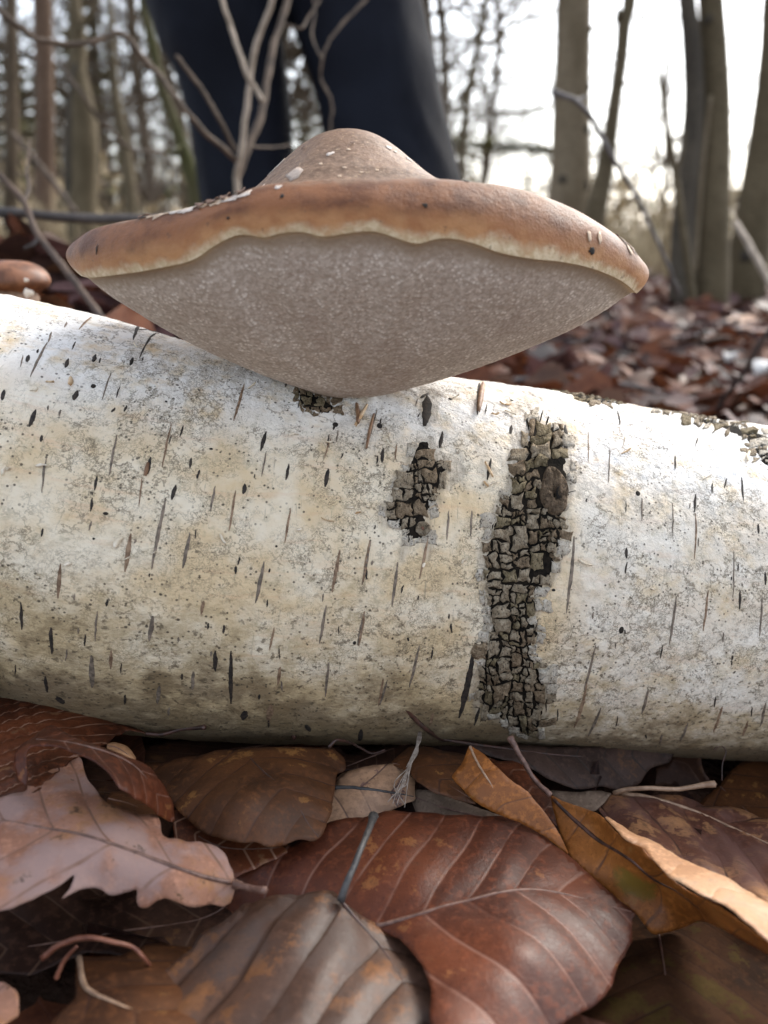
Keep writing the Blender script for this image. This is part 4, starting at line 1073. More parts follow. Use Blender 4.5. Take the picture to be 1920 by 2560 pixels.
# -- centre
leaf('beech_leaf', 'dark purple leaf tucked under the log beside the mottled leaf', ZC([(150,270),(210,340),(330,310),(450,290),(600,255),(640,300),(500,395),(330,425),(155,450),(100,480),(60,300)]),
     [(860,1890,.006),(1000,1860,.004),(850,1930,.006),(960,1910,.006)], ZC([(620,270),(400,340),(150,440)]), M_LEAF['dark'], 0.007, 0.8, 0.0003)
leaf('beech_leaf', 'worn tan and violet leaf under the wispy root', ZC([(150,475),(220,440),(350,415),(480,395),(570,395),(600,440),(640,500),(630,560),(645,620),(560,650),(470,700),(400,730),(330,760),(40,790),(40,700),(90,610),(150,540)]),
     [(840,1940,.012),(1010,1910,.012),(1035,1990,.010),(800,2060,.010),(930,1980,.0135),(960,2030,.008)], ZC([(110,548),(240,545),(380,560),(520,580),(628,602)]), M_LEAF['paleworn'], 0.008, 0.7, 0.0004, rib_mat=M_STALK['grey'], rib_r=0.0006)
leaf('beech_leaf', 'brown felted leaf back between worn tan leaf and upright orange leaf', ZC([(600,600),(640,555),(740,560),(860,600),(1010,660),(1200,730),(1100,780),(900,780),(680,760),(640,680)]),
     [(1030,1985,.009),(1140,1990,.010),(1250,2045,.008),(1060,2050,.006)], ZC([(620,600),(850,680),(1180,750)]), M_LEAF['felt'], 0.008, 0.7, 0.0002)
leaf('beech_leaf', 'brown leaf with orange top edge behind the upright orange leaf', ZC([(480,400),(555,335),(610,285),(700,292),(800,312),(955,342),(970,400),(870,480),(930,560),(1020,650),(860,605),(740,565),(650,510),(600,445)]),
     [(980,1905,.012),(1027,1866,.013),(1160,1888,.012),(1190,2010,.012),(1060,1960,.016)], ZC([(500,395),(700,450),(1000,620)]), M_LEAF['brown'], 0.008, 0.7, 0.0003, rib_r=0.0002)
leaf('beech_leaf', 'dull red-brown leaf behind the long stalk', ZC([(1080,350),(1160,385),(1240,375),(1330,420),(1420,520),(1490,610),(1520,800),(1390,660),(1230,520)]),
     [(1220,1895,.009),(1310,1915,.010),(1390,2060,.008),(1280,1970,.010)], ZC([(1100,360),(1300,480),(1500,720)]), M_LEAF['russet'], 0.008, 0.7, 0.0003, rib_r=0.0)
leaf('beech_leaf', 'dark grey-brown leaf lying along the foot of the log', ZC([(790,242),(1000,257),(1120,292)]) + ZD([(0,165),(120,182),(300,182),(500,182),(800,180),(1000,166),(1100,142),(1142,132),(1100,165),(1020,230),(1000,290),(870,320),(840,360),(800,430),(650,472),(540,442),(430,467),(330,455),(200,400),(80,320),(-20,290)]) + ZC([(1060,330),(960,280)]),
     [(1110,1850,.010),(1300,1866,.006),(1500,1868,.003),(1720,1852,.000),(1680,1910,-.006),(1460,1972,-.002),(1300,1910,.006),(1540,1930,-.002)], [(1110,1850),(1250,1870),(1420,1890),(1580,1890),(1725,1850)], M_LEAF['slate'], 0.010, 0.8, 0.0004,
     [(1015,1768,.028),(1040,1800,.023),(1064,1822,.019),(1090,1840,.0125),(1112,1850,.009)], 'dark', 0.00075, rib_r=0.0004)
leaf('beech_leaf', 'dark red leaf with torn rim against the foot of the log', ZD([(1140,130),(1172,152),(1212,260),(1228,342),(1285,408),(1210,470),(780,470),(830,400),(850,340),(1000,290),(1025,225),(1090,160)]),
     [(1726,1849,-.003),(1780,1955,-.016),(1620,1960,-.018),(1680,1905,-.016)], ZD([(1150,150),(1130,280),(1000,430)]), M_LEAF['dark'], 0.008, 0.7, 0.0004, rib_r=0.0)
leaf('beech_leaf', 'brown leaf with forked rib at the right edge below the log', ZD([(1180,600),(1260,500),(1350,430),(1400,350),(1480,290),(1550,250),(1659,222),(1850,200),(1850,720),(1659,680),(1400,640)]),
     [(1760,1990,-.016),(1820,1930,-.014),(1920,1883,-.012),(1920,2040,-.014),(1840,2020,-.016)], ZD([(1340,450),(1460,560),(1620,700)]), M_LEAF['brown'], 0.010, 0.8, 0.0004)
leaf('beech_leaf', 'ribbed purple-brown leaf behind the folded orange leaf', ZD([(500,575),(560,522),(620,500),(820,500),(1050,520),(1200,560),(1400,602),(1659,652),(1850,690),(1850,1290),(1659,1250),(1380,1090),(1060,950),(900,840),(750,790),(650,720),(570,660)]),
     [(1490,2010,-.004),(1610,1986,-.003),(1750,2010,-.008),(1920,2045,-.010),(1920,2250,.004),(1700,2150,.002),(1560,2060,.000),(1800,2120,-.003)], ZD([(600,493),(820,510),(960,545),(1110,592),(1280,660),(1440,732),(1659,830),(1850,920)]), M_LEAF['ribbed'], 0.0115, 0.62, 0.0016,
     [(1535,1983,-.003),(1562,1975,-.001),(1620,1970,.001),(1690,1973,.000),(1750,1964,.000),(1788,1960,.001)], 'tan', 0.0008, rib_r=0.0006, rib_mat=M_STALK['tan'], phase=0.35)
leaf('beech_leaf', 'grey felted leaf scrap under the pale stalk', ZD([(190,470),(400,488),(480,478),(620,488),(560,560),(500,620),(400,590),(280,560)]),
     [(1380,1985,.000),(1480,1980,-.002),(1490,2030,-.002)], ZD([(200,480),(400,520),(560,560)]), M_LEAF['felt'], 0.007, 0.7, 0.0002, rib_r=0.0)
leaf('beech_leaf', 'upright orange-brown leaf with pointed tip below the rough bark patch', ZC([(972,276),(960,330),(930,392),(892,448),(860,470),(920,545),(1000,622),(1080,672),(1170,717),(1300,762),(1450,852),(1590,962),(1542,842),(1500,780),(1450,702),(1392,642),(1340,570),(1230,500),(1150,420),(1062,332)]),
     [(1172,1862,.024),(1128,1940,.018),(1250,2040,.014),(1422,2138,.008),(1330,1985,.018),(1210,1960,.021)], ZC([(975,282),(1030,400),(1100,512),(1180,640),(1250,720)]), M_LEAF['orange'], 0.009, 0.2, 0.0003, rib_mat=M_STALK['tan'], rib_r=0.00035)
# -- foreground
leaf('beech_leaf', 'very dark leaf in the gap beneath the lobed oak leaf', [(-60,2260),(50,2250),(150,2210),(260,2180),(420,2190),(600,2220),(640,2280),(560,2330),(470,2400),(350,2400),(220,2380),(80,2440),(-60,2440)],
     [(-40,2300,.012),(200,2220,.010),(600,2240,.004),(470,2380,.006),(80,2430,.010)], [(600,2240),(500,2300),(300,2330),(0,2380)], M_LEAF['dark'], 0.010, 0.8, 0.0004)
leaf('beech_leaf', 'broad glossy russet leaf with pale worn streaks, largest in the foreground', [(560,2240),(574,2190),(586,2175),(624,2150),(700,2118),(770,2098),(812,2064),(860,2050),(941,2037),(970,2029),(1038,2029),(1143,2041),(1248,2043),(1305,2057),(1366,2093),(1410,2132),(1436,2152),(1470,2180),(1505,2217),(1540,2246),(1593,2283),(1581,2300),(1578,2358),(1561,2390),(1543,2413),(1531,2465),(1504,2499),(1478,2521),(1438,2540),(1405,2562),(1330,2640),(1120,2640),(1075,2560),(1080,2480),(1060,2420),(1005,2352),(950,2325),(870,2305),(760,2320),(650,2340),(570,2330)],
     [(590,2180,.012),(580,2310,.002),(800,2070,.014),(1050,2032,.014),(1300,2060,.011),(1430,2148,.009),(1590,2284,.011),(1576,2360,.010),(1480,2518,.010),(1380,2600,.012),(1090,2600,.017),(955,2320,.012),(1150,2256,.0145),(1020,2160,.0165),(1250,2140,.0145),(1300,2380,.0175),(1200,2480,.0165),(800,2200,.013)], [(820,2330),(960,2312),(1150,2258),(1340,2226),(1591,2284)], M_LEAF['gloss'], 0.0108, 0.75, 0.0005, rib_r=0.0005, rib_mat=M_STALK['brown'], grid=12, phase=0.15)
leaf('beech_leaf', 'dark brown and olive leaf in the near corner under the folded orange leaf', [(1560,2270),(1640,2300),(1760,2290),(1960,2360),(1990,2660),(1330,2660),(1430,2550),(1500,2450),(1550,2390)],
     [(1570,2300,-.004),(1960,2380,-.004),(1980,2640,.000),(1400,2640,.002),(1640,2480,.002)], [(1640,2300),(1660,2420),(1690,2660)], M_LEAF['olive'], 0.010, 0.8, 0.0006, rib_mat=M_STALK['dark'])
FOLD = ZD([(560,648),(590,680),(700,802),(820,852),(900,950),(1000,1050),(1150,1150),(1370,1250),(1520,1370),(1659,1480),(1850,1640)])
_i = leaf('beech_leaf', 'long folded orange leaf with a dark rib and a pale turned-over edge', ZD([(205,498),(225,600),(260,720),(312,870),(342,922),(420,1002),(530,1102),(640,1192),(700,1240),(790,1310),(830,1372),(895,1442),(1050,1402),(1200,1335),(1330,1375),(1480,1465),(1659,1565),(1850,1700)]) + FOLD[::-1] + ZD([(525,630),(400,580),(280,540)]),
     [(1376,1988,.012),(1425,2142,.008),(1580,2275,.004),(1635,2336,.000),(1748,2298,.003),(1920,2385,.008),(1520,2050,.017),(1636,2155,.022),(1812,2267,.026),(1920,2353,.028),(1500,2090,.010),(1650,2215,.007),(1450,2020,.013)], ZD([(205,510),(330,640),(430,728),(530,812),(650,880),(760,950),(860,1042),(960,1100),(1060,1150),(1240,1290),(1400,1412),(1659,1562),(1850,1690)]), M_LEAF['orange'], 0.011, 0.55, 0.0004,
     [(1275,1843,.022),(1292,1875,.0195),(1310,1905,.0175),(1335,1948,.014),(1376,1988,.012)], 'brown', 0.0008, rib_r=0.00055, rib_mat=M_STALK['dark'], grid=9)
leaf('folded_edge', None, FOLD + ZD([(1850,1330),(1659,1222),(1500,1142),(1380,1062),(1200,982),(1060,922),(900,812),(750,762),(650,692),(575,645)]),
     [(1515,2045,.0165),(1636,2155,.022),(1812,2267,.026),(1920,2353,.028),(1990,2410,.028),(1696,2144,.019),(1815,2197,.021),(1920,2256,.022),(1580,2085,.018)], ZD([(560,640),(900,860),(1300,1110),(1850,1450)]), M_LEAF['tan'], 0.012, 0.6, 0.0002, rib_r=0.0, grid=9, parent=_i)
leaf('beech_leaf', 'wet brown leaf with a tan curved rib in the lower left corner', [(190,2395),(300,2390),(380,2362),(480,2372),(540,2400),(560,2660),(60,2660),(120,2570),(190,2500)],
     [(200,2400,.012),(480,2375,.008),(520,2640,.016),(80,2640,.016),(300,2500,.017)], [(198,2396),(211,2462),(245,2491),(338,2533),(414,2563),(540,2610)], M_LEAF['brown'], 0.012, 0.9, 0.0006, rib_mat=M_STALK['tan'], rib_r=0.0006)
leaf('beech_leaf', 'pink and orange leaf fragment at the lower left corner', [(-80,2440),(20,2460),(47,2485),(48,2540),(-10,2580),(-80,2600)],
     [(-60,2450,.016),(40,2480,.018),(40,2545,.016),(-60,2590,.018)], [(-70,2500),(45,2515)], M_LEAF['oak'], 0.012, 0.9, 0.0004, rib_r=0.0)
leaf('beech_leaf', 'grey-brown leaf with slate stalk across the lower edge', [(481,2378),(502,2338),(555,2309),(613,2258),(741,2236),(833,2228),(856,2252),(905,2290),(955,2318),(1030,2352),(1090,2425),(1100,2500),(1110,2660),(300,2660),(345,2570),(312,2518),(400,2442)],
     [(481,2380,.012),(613,2262,.0155),(741,2240,.0175),(845,2238,.0175),(955,2318,.011),(1085,2430,.010),(1090,2640,.013),(330,2640,.016),(320,2520,.013),(700,2440,.0175),(850,2380,.0165),(700,2300,.0185)], [(850,2250),(900,2310),(960,2380),(1010,2460),(1050,2560),(1070,2660)], M_LEAF['grey'], 0.0105, 0.75, 0.0009,
     [(934,2040,.020),(922,2075,.0225),(905,2115,.0235),(885,2165,.0225),(866,2210,.021),(852,2252,.018)], 'grey', 0.0009, rib_r=0.0004, rib_mat=M_STALK['dark'], grid=12)

# -- twigs and wisps between the leaves
def twig(name, label, cat, paths, mats, rads, at):
    root = empty(name, at, label, cat)
    for (nm, pts), mt, r in zip(paths, mats, rads):
        P = spline([PH(*q) for q in pts], 30)
        tube(nm, P, np.linspace(r, r * 0.6, 30), mt, root, 8, 0.35)
    return root
twig('twig', 'forked reddish twig in the dark gap at the lower left', 'twig',
     [('stem', [(105,2396,.016),(140,2368,.018),(190,2347,.020),(236,2345,.021),(287,2356,.020),(330,2367,.018),(362,2398,.015),(376,2416,.012)]), ('side_shoot', [(140,2446,.014),(160,2402,.017),(192,2366,.020)])],
     [M_STALK['red'], M_STALK['red']], [0.00062, 0.0005], PH(105, 2396, .016))
twig('leaf_stalk', 'thin dark red bent stalk by the torn corner of the mottled leaf', 'stalk',
     [('stem', [(822,1868,.018),(842,1850,.019),(878,1858,.014),(905,1872,.011),(930,1884,.009),(962,1875,.010)])], [M_STALK['dark']], [0.0005], PH(822, 1868, .018))
r_ = empty('root_wisp', PH(1052, 1822, .016), 'wispy grey root fibre hanging below the log', 'root')
rs_ = np.random.RandomState(5)
mw = simple_mat('wisp', (0.20, 0.155, 0.12), (0.34, 0.28, 0.23), 600, 0.7)
for i in range(16):
    j = rs_.normal(scale=1, size=6)
    pts = [(1052 + j[0] * 2.5, 1822, .016), (1047 + j[1] * 3, 1850, .0165), (1036 + j[2] * 3, 1882, .016), (1022 + j[3] * 4, 1918, .0155), (1010 + j[4] * 9, 1960, .0145), (996 + j[5] * 20, 1990 + rs_.uniform(-20, 30), .0135)][: 6 if i > 5 else 4]
    tube('fibre', spline([PH(*q) for q in pts], 16), np.linspace(0.00022, 0.0001, 16), mw, r_, 5)
r_ = empty('tendril', PH(1795, 1960, .0), 'hair-thin curly dark tendril against the log foot', 'tendril')
tube('stem', spline([PH(*q) for q in ((1805,1952,-.004),(1806,1910,.000),(1815,1880,.003),(1806,1866,.004),(1792,1868,.004),(1786,1874,.004))], 24), 0.00018, M_STALK['dark'], r_, 5)
# stalk end lump of the ribbed leaf and a small gnat on the log foot
gn = empty('gnat', PH(733, 1826, .018), 'tiny dark gnat sitting at the foot of the log above the mottled leaf', 'insect')
b = [PH(734, 1808, .0205), PH(732, 1822, .0185), PH(734, 1838, .0165), PH(735, 1850, .0150)]
tube('body', spline(b, 10), [0.0003, 0.0006, 0.0007, 0.0006, 0.0004, 0.0005, 0.0007, 0.0008, 0.0007, 0.0003], M_STALK['dark'], gn, 8)
for q in (((731,1815,.0195),(722,1800,.022),(705,1808,.020)),((737,1815,.0195),(748,1795,.023),(752,1776,.0245)),((731,1822,.0185),(718,1824,.019),(704,1845,.0155)),((737,1822,.0185),(750,1826,.0185),(760,1846,.0155))):
    tube('leg', spline([PH(*p) for p in q], 8), 0.00011, M_STALK['dark'], gn, 4)

# ------------------------------------------------------------------ things behind the log
def PG(px, py, lift=0.0):
    h = 0.0
    for _ in range(12):
        p = PH(px, py, min(h + lift, 0.145)); h = float(ground_z(p[0], p[1]))
    return p
def trunk_mat(name, a, b, c, moss=None, sc=9):
    k = NT(name)
    v = k.coord('Object', scale=(1, 1, 0.45))
    n = k.noise(v, sc, 5, 0.6); n2 = k.noise(k.coord('Object', scale=(1, 1, 2.5)), sc * 5, 4, 0.6)
    col = k.mix(k.ramp(n, 0.35, 0.65), a, b)
    col = k.mix(k.math('MULTIPLY', k.ramp(n2, 0.5, 0.68), 0.6), col, c)
    if moss: col = k.mix(k.math('MULTIPLY', k.ramp(k.noise(v, sc * 0.7, 4, 0.65), 0.44, 0.6), 0.85), col, moss)
    k.set(Base_Color=col, Roughness=0.85); k.b.inputs['Specular IOR Level'].default_value = 0.25
    k.bump(k.math('ADD', n, n2), 0.7, 0.01)
    return k.m
MT = {'beech': trunk_mat('trunk_beech', (0.15, 0.115, 0.07), (0.22, 0.175, 0.115), (0.095, 0.072, 0.044)),
      'olive': trunk_mat('trunk_olive', (0.085, 0.065, 0.036), (0.14, 0.11, 0.066), (0.05, 0.038, 0.02)),
      'dark': trunk_mat('trunk_dark', (0.045, 0.038, 0.030), (0.09, 0.075, 0.055), (0.03, 0.026, 0.02)),
      'moss': trunk_mat('trunk_moss', (0.085, 0.075, 0.035), (0.13, 0.115, 0.06), (0.05, 0.05, 0.02), (0.070, 0.074, 0.022)),
      'far': trunk_mat('trunk_far', (0.06, 0.043, 0.026), (0.105, 0.076, 0.048), (0.045, 0.032, 0.02), None, 4),
      'pine': trunk_mat('trunk_pine', (0.10, 0.062, 0.040), (0.14, 0.092, 0.062), (0.07, 0.042, 0.027), None, 4)}
MT_TWIG = {'brown': simple_mat('twig_brown', (0.062, 0.042, 0.027), (0.13, 0.09, 0.06), 60, 0.75, 0.4, 0.001),
           'pale': simple_mat('twig_pale', (0.24, 0.19, 0.14), (0.38, 0.31, 0.24), 60, 0.75, 0.4, 0.001),
           'dark': simple_mat('twig_dark', (0.035, 0.03, 0.028), (0.075, 0.062, 0.055), 60, 0.7, 0.4, 0.001),
           'umber': simple_mat('twig_umber', (0.04, 0.024, 0.016), (0.09, 0.055, 0.036), 60, 0.75, 0.4, 0.001),
           'grey': simple_mat('twig_grey', (0.075, 0.068, 0.068), (0.14, 0.125, 0.12), 60, 0.7, 0.4, 0.001)}

def branch_arrays(acc, p, d, length, r, level, rs, maxlevel, sides=5, spread=0.7, up=0.12, kids=(3, 6)):
    n = 6 if level < maxlevel else 4
    pts = [np.array(p)]; dd = np.array(d) / np.linalg.norm(d)
    for i in range(n):
        dd = dd + rs.normal(scale=0.16, size=3) + np.array([0, 0, up])
        dd /= np.linalg.norm(dd)
        pts.append(pts[-1] + dd * length / n)
    pts = np.array(pts)
    V, f = tube_arrays(pts, np.linspace(r, r * 0.35, n + 1), max(3, sides - level), False)
    acc.add(V, f)
    if level >= maxlevel: return
    for _ in range(rs.randint(*kids)):
        i = rs.randint(1, n + 1)
        q = rs.normal(size=3); tdir = pts[min(i, n)] - pts[i - 1]; tdir /= np.linalg.norm(tdir)
        nd = tdir * (1 - spread * 0.5) + q / np.linalg.norm(q) * spread
        branch_arrays(acc, pts[i], nd, length * rs.uniform(0.4, 0.7), r * 0.5, level + 1, rs, maxlevel, sides, spread, up, kids)

def tree_from_pixels(name, label, mat, ybase, stations, seed, knots=(), stubs=(), branches=4, forks=()):
    """stations: (px, py, width px) from the top of the picture downwards, all about ybase away"""
    pts = [PY(px, py, ybase) for px, py, w in stations]
    dep = [float((p - CAM) @ FWD) for p in pts]
    rad = [w / 2 / F * z for (px, py, w), z in zip(stations, dep)]
    gb = np.array([pts[-1][0], ybase, float(ground_z(pts[-1][0], ybase))])
    if pts[-1][2] > gb[2] + 0.02:
        lean = (pts[-1] - pts[-2]) / max(1e-3, (pts[-2] - pts[-1])[2])
        pts.append(np.array([pts[-1][0] + lean[0] * (pts[-1][2] - gb[2]), ybase, gb[2] - 0.02])); rad.append(rad[-1] * 1.15)
    else:
        pts[-1] = np.array([pts[-1][0], ybase, gb[2] - 0.02])
    pts = pts[::-1]; rad = rad[::-1]
    base = pts[0].copy()
    rs = np.random.RandomState(seed)
    d = (pts[-1] - pts[-2]); d /= np.linalg.norm(d); d = d * 0.6 + np.array([0, 0, 0.4]); d /= np.linalg.norm(d)
    H = 4.0 + 60 * rad[-1]
    for i in range(1, 6):
        pts.append(pts[-1] + d * H / 5 + rs.normal(scale=0.05, size=3) * [1, 1, 0]); rad.append(rad[-1] * 0.8)
    root = empty(name, base, label, 'tree')
    P = spline(np.hstack([np.array(pts), np.array(rad)[:, None]]), 60)
    P[:, 3] *= 1 + 0.05 * pnoise(np.arange(60) * 0.6, seed * 1.7, 0.3)
    V, f = tube_arrays(P[:, :3], P[:, 3], 20, True, 0.10, seed * 3.0)
    tr = child(obj('trunk', mesh_of('trunk', V, f), mat), root)
    acc = Acc()
    for i in range(branches):
        j = rs.randint(34, 58); a = rs.uniform(0, 6.28)
        branch_arrays(acc, P[j, :3], [math.cos(a), math.sin(a), 0.6], rs.uniform(0.8, 2.2), P[j, 3] * 0.45, 0, rs, 3)
    if branches: child(obj('crown', acc.mesh('crown'), mat), root)
    for px, py, sx, sz in knots:
        c = PY(px, py, ybase); z = float((c - CAM) @ FWD)
        i = np.argmin(np.abs(P[:, 2] - c[2])); c = c + np.array([0, -math.sqrt(max(0, P[i, 3] ** 2 - (c[0] - P[i, 0]) ** 2)), 0])
        a = np.linspace(0, 6.283, 14, endpoint=False)
        rx, rz = sx / 2 / F * z, sz / 2 / F * z
        V = np.vstack([c + np.stack([rx * np.cos(a), 0.02 + 0 * a, rz * np.sin(a)], 1), c + np.stack([rx * .6 * np.cos(a), -0.008 + 0 * a, rz * .6 * np.sin(a)], 1), c[None] + [[0, -0.003, 0]]])
        ff = []
        for q in range(14):
            w = (q + 1) % 14; ff += [(q, w, 14 + w, 14 + q), (14 + q, 14 + w, 28)]
        child(obj('knot', mesh_of('knot', V, ff), MT['dark']), root)
    for (x0, y0), (x1, y1), w in stubs:
        a, b = PY(x0, y0, ybase), PY(x1, y1, ybase - 0.05); z = float((a - CAM) @ FWD)
        V, ff = tube_arrays(spline([a, (a + b) / 2 + [0, 0, 0.003], b], 5), np.array([1.3, 1, .8, .6, .3]) * w / 2 / F * z, 7)
        child(obj('branch_stub', mesh_of('branch_stub', V, ff), mat), root)
    for st, r0, mt in forks:
        q = spline([PY(px, py, ybase - 0.03) for px, py in st], 14); z = float((q[0] - CAM) @ FWD)
        V, ff = tube_arrays(q, np.linspace(r0, r0 * 0.55, 14) / 2 / F * z, 10, True, 0.1)
        child(obj('branch', mesh_of('branch', V, ff), mt or mat), root)
    return root
# right-hand trunks
tree_from_pixels('beech_tree', 'pale grey-brown trunk with dark knots, widest one rising above the right half of the cap', MT['beech'], 3.1,
    [(1438,-40,84),(1437,0,86),(1430,150,88),(1428,300,92),(1428,420,98),(1424,480,106),(1422,540,116)], 1,
    knots=((1465,222,20,26),(1458,328,22,28),(1455,468,24,34),(1400,452,30,30)), stubs=(((1472,75),(1487,70),14),((1398,92),(1388,96),10),((1396,246),(1384,238),10)))
tree_from_pixels('young_tree', 'thin crooked young trunk just to the side of the thick pale one', MT['olive'], 2.9,
    [(1580,-60,34),(1572,0,36),(1560,60,36),(1550,110,34),(1553,180,32),(1540,240,32),(1526,300,34),(1524,380,40),(1505,450,46),(1492,520,52),(1486,560,56)], 2,
    stubs=(((1548,48),(1546,22),18),((1545,140),(1532,136),10),((1545,188),(1530,190),9),((1558,208),(1572,216),10),((1535,262),(1524,270),9)), branches=3)
tree_from_pixels('twin_stem_tree', 'double-stemmed tree with a pale straight stem and a blackish leaning one', MT['olive'], 2.45,
    [(1782,-60,60),(1778,0,62),(1784,120,66),(1790,280,68),(1786,420,74),(1782,560,80),(1780,680,84),(1775,770,92)], 3,
    knots=((1762,55,22,30),), forks=(([(1700,775),(1705,640),(1712,500),(1726,380),(1735,260),(1730,120),(1718,0),(1712,-80)], 62, MT['dark']), ([(1732,680),(1742,560),(1756,400),(1768,300),(1776,240)], 20, MT['beech'])))
tree_from_pixels('leaning_tree', 'leaning trunk cut by the right edge of the view', MT['olive'], 2.7,
    [(1948,-60,70),(1945,0,72),(1940,120,74),(1925,280,78),(1905,420,84),(1885,560,92),(1868,660,96),(1858,730,104)], 4, knots=((1850,640,30,40),), branches=3)
# left-hand trunks
tree_from_pixels('pine_tree', 'slim reddish trunk at the far left edge', MT['far'], 5.0, [(28,-40,26),(28,120,28),(30,300,32),(28,440,34)], 5, branches=5)
tree_from_pixels('pine_tree', 'ruddy upright trunk, second from the left edge', MT['pine'], 5.6, [(104,-40,46),(106,60,46),(112,160,44),(112,320,44),(112,450,48)], 6, branches=5)
tree_from_pixels('forked_tree', 'dark olive forked trunk, thickest on the left side of the view', MT['olive'], 4.6, [(182,-40,32),(186,20,34),(196,90,42),(194,180,40),(208,280,62),(212,400,66),(208,520,70)], 7,
    forks=(([(196,85),(212,50),(232,20),(250,-20)], 14, None), ([(176,510),(172,380),(178,260),(190,160)], 26, MT['dark'])), branches=4)
tree_from_pixels('young_tree', 'short thin dark stem left of the horizontal branch end', MT['olive'], 4.2, [(284,160,16),(292,240,18),(308,340,24),(322,440,28),(328,530,30)], 8, branches=3)
tree_from_pixels('mossy_sapling', 'green mossy sapling bending past the left trouser leg', MT['moss'], 1.75, [(352,-60,20),(359,0,22),(376,87,24),(399,191,26),(417,278,28),(440,330,30),(462,372,34),(482,430,38),(490,500,42)], 9, branches=2,
    stubs=(((455,362),(440,382),9),((440,382),(408,385),14)))
for i, (px, w, y, lab) in enumerate(((1168, 13, 2.3, 'slender dark sapling with forking twigs right of the trousers'), (1690, 9, 2.2, 'hair-thin sapling between the crooked trunk and the double stem'))):
    if i == 0:
        st = [(1216,-60,11),(1215,0,13),(1197,110,15),(1176,200,16),(1162,290,17),(1156,380,18),(1150,460,20)]
        fk = (([(1205,95),(1190,62),(1155,38),(1118,2),(1100,-30)], 8, None), ([(1196,108),(1240,104),(1262,72),(1300,52),(1392,24)], 12, None), ([(1240,106),(1262,130),(1290,150),(1318,176)], 7, None), ([(1178,195),(1158,240),(1140,290),(1124,340)], 12, None), ([(1172,225),(1215,180),(1256,183)], 7, None))
    else:
        st = [(1598,-60,7),(1602,0,8),(1618,70,9),(1626,130,9),(1646,160,9),(1654,240,10),(1666,300,12),(1676,360,16),(1690,450,18)]
        fk = (([(1690,440),(1705,380),(1712,330)], 8, None),)
    tree_from_pixels('sapling', lab, MT['olive'], y, st, 20 + i, forks=fk, branches=2)

# twigs nearer than the trees
def twig_px(name, label, cat, stems, group=None):
    """stems: (part name, [(px, py, depth)...], w0 px, w1 px, material, bends)"""
    p0 = PZ(*stems[0][1][0])
    root = empty(name, p0, label, cat, group)
    for nm, pts, w0, w1, mt in stems:
        P = spline([PZ(*q) for q in pts], 40)
        z = np.interp(np.linspace(0, 1, 40), np.linspace(0, 1, len(pts)), [q[2] for q in pts])
        P += 0.0012 * np.stack([pnoise(np.arange(40) * 0.5, 3.3, w0), 0 * np.arange(40.0), pnoise(np.arange(40) * 0.5, 8.3, w0)], 1) * (z / 0.7)[:, None]
        tube(nm, P, 0.78 * np.linspace(w0, w1, 40) / 2 / F * z, MT_TWIG[mt], root, 8, 0.3, w0)
    return root
gx = PG(596, 700); gz = float((gx - CAM) @ FWD)
twig_px('bare_shrub', 'bare forked shoot with pale stem standing before the dark trousers', 'shrub', [
    ('stem', [(598, 640, 0.80), (594, 520, 0.79), (592, 440, 0.78), (600, 400, 0.77), (612, 310, 0.76), (625, 200, 0.75), (640, 110, 0.74), (675, 20, 0.73), (695, -80, 0.72)], 22, 16, 'pale'),
    ('stem', [(590, 450, 0.785), (620, 370, 0.79), (655, 280, 0.80), (680, 130, 0.81), (702, 60, 0.82), (745, -80, 0.83)], 24, 18, 'brown'),
    ('branch', [(596, 405, 0.775), (560, 372, 0.75), (520, 340, 0.73), (475, 290, 0.71), (432, 235, 0.70), (405, 197, 0.70), (353, 139, 0.69), (304, 84, 0.68), (240, 102, 0.67), (174, 112, 0.66), (120, 104, 0.65), (87, 96, 0.65), (35, 58, 0.64), (-30, 0, 0.63)], 17, 19, 'brown'),
    ('branch', [(590, 375, 0.775), (579, 359, 0.77), (550, 301, 0.75), (509, 231, 0.74), (440, 139, 0.72)], 14, 12, 'brown'),
    ('branch', [(656, 252, 0.70), (640, 222, 0.70), (619, 191, 0.695), (598, 130, 0.69), (579, 75, 0.69), (553, -10, 0.68), (540, -70, 0.68)], 17, 15, 'pale'),
    ('branch', [(800, 195, 0.86), (806, 150, 0.85), (822, 104, 0.85), (868, 46, 0.86), (914, 0, 0.87), (960, -50, 0.88)], 8, 11, 'brown'),
    ('branch', [(806, 150, 0.85), (780, 90, 0.86), (788, 30, 0.87), (776, -40, 0.88)], 7, 4, 'brown'),
    ('branch', [(800, 195, 0.86), (830, 260, 0.87), (826, 330, 0.88), (850, 420, 0.89)], 8, 9, 'brown'),
    ('branch', [(702, 60, 0.82), (752, 70, 0.83), (770, 45, 0.84), (800, 0, 0.85)], 9, 6, 'brown'),
    ('branch', [(630, 366, 0.79), (680, 368, 0.82), (730, 362, 0.85)], 7, 4, 'brown')])
twig_px('fallen_branch', 'dark horizontal branch running behind the left end of the cap', 'branch', [
    ('stem', [(-80, 528, 0.60), (0, 531, 0.60), (60, 533, 0.60), (130, 541, 0.605), (200, 546, 0.61), (260, 548, 0.615), (330, 548, 0.62), (500, 560, 0.64), (800, 640, 0.70)], 30, 30, 'dark')])
twig_px('dead_twig', 'brown slanting twig crossing the dark horizontal branch', 'twig', [
    ('stem', [(-40, 400, 0.55), (10, 448, 0.55), (60, 505, 0.545), (80, 560, 0.54), (112, 610, 0.53), (160, 670, 0.51), (232, 765, 0.49), (275, 820, 0.47)], 18, 24, 'umber'),
    ('side_shoot', [(60, 505, 0.545), (72, 470, 0.56), (68, 420, 0.58), (75, 350, 0.60)], 12, 6, 'umber'),
    ('side_shoot', [(100, 590, 0.535), (85, 610, 0.53), (60, 622, 0.53)], 14, 8, 'dark')])
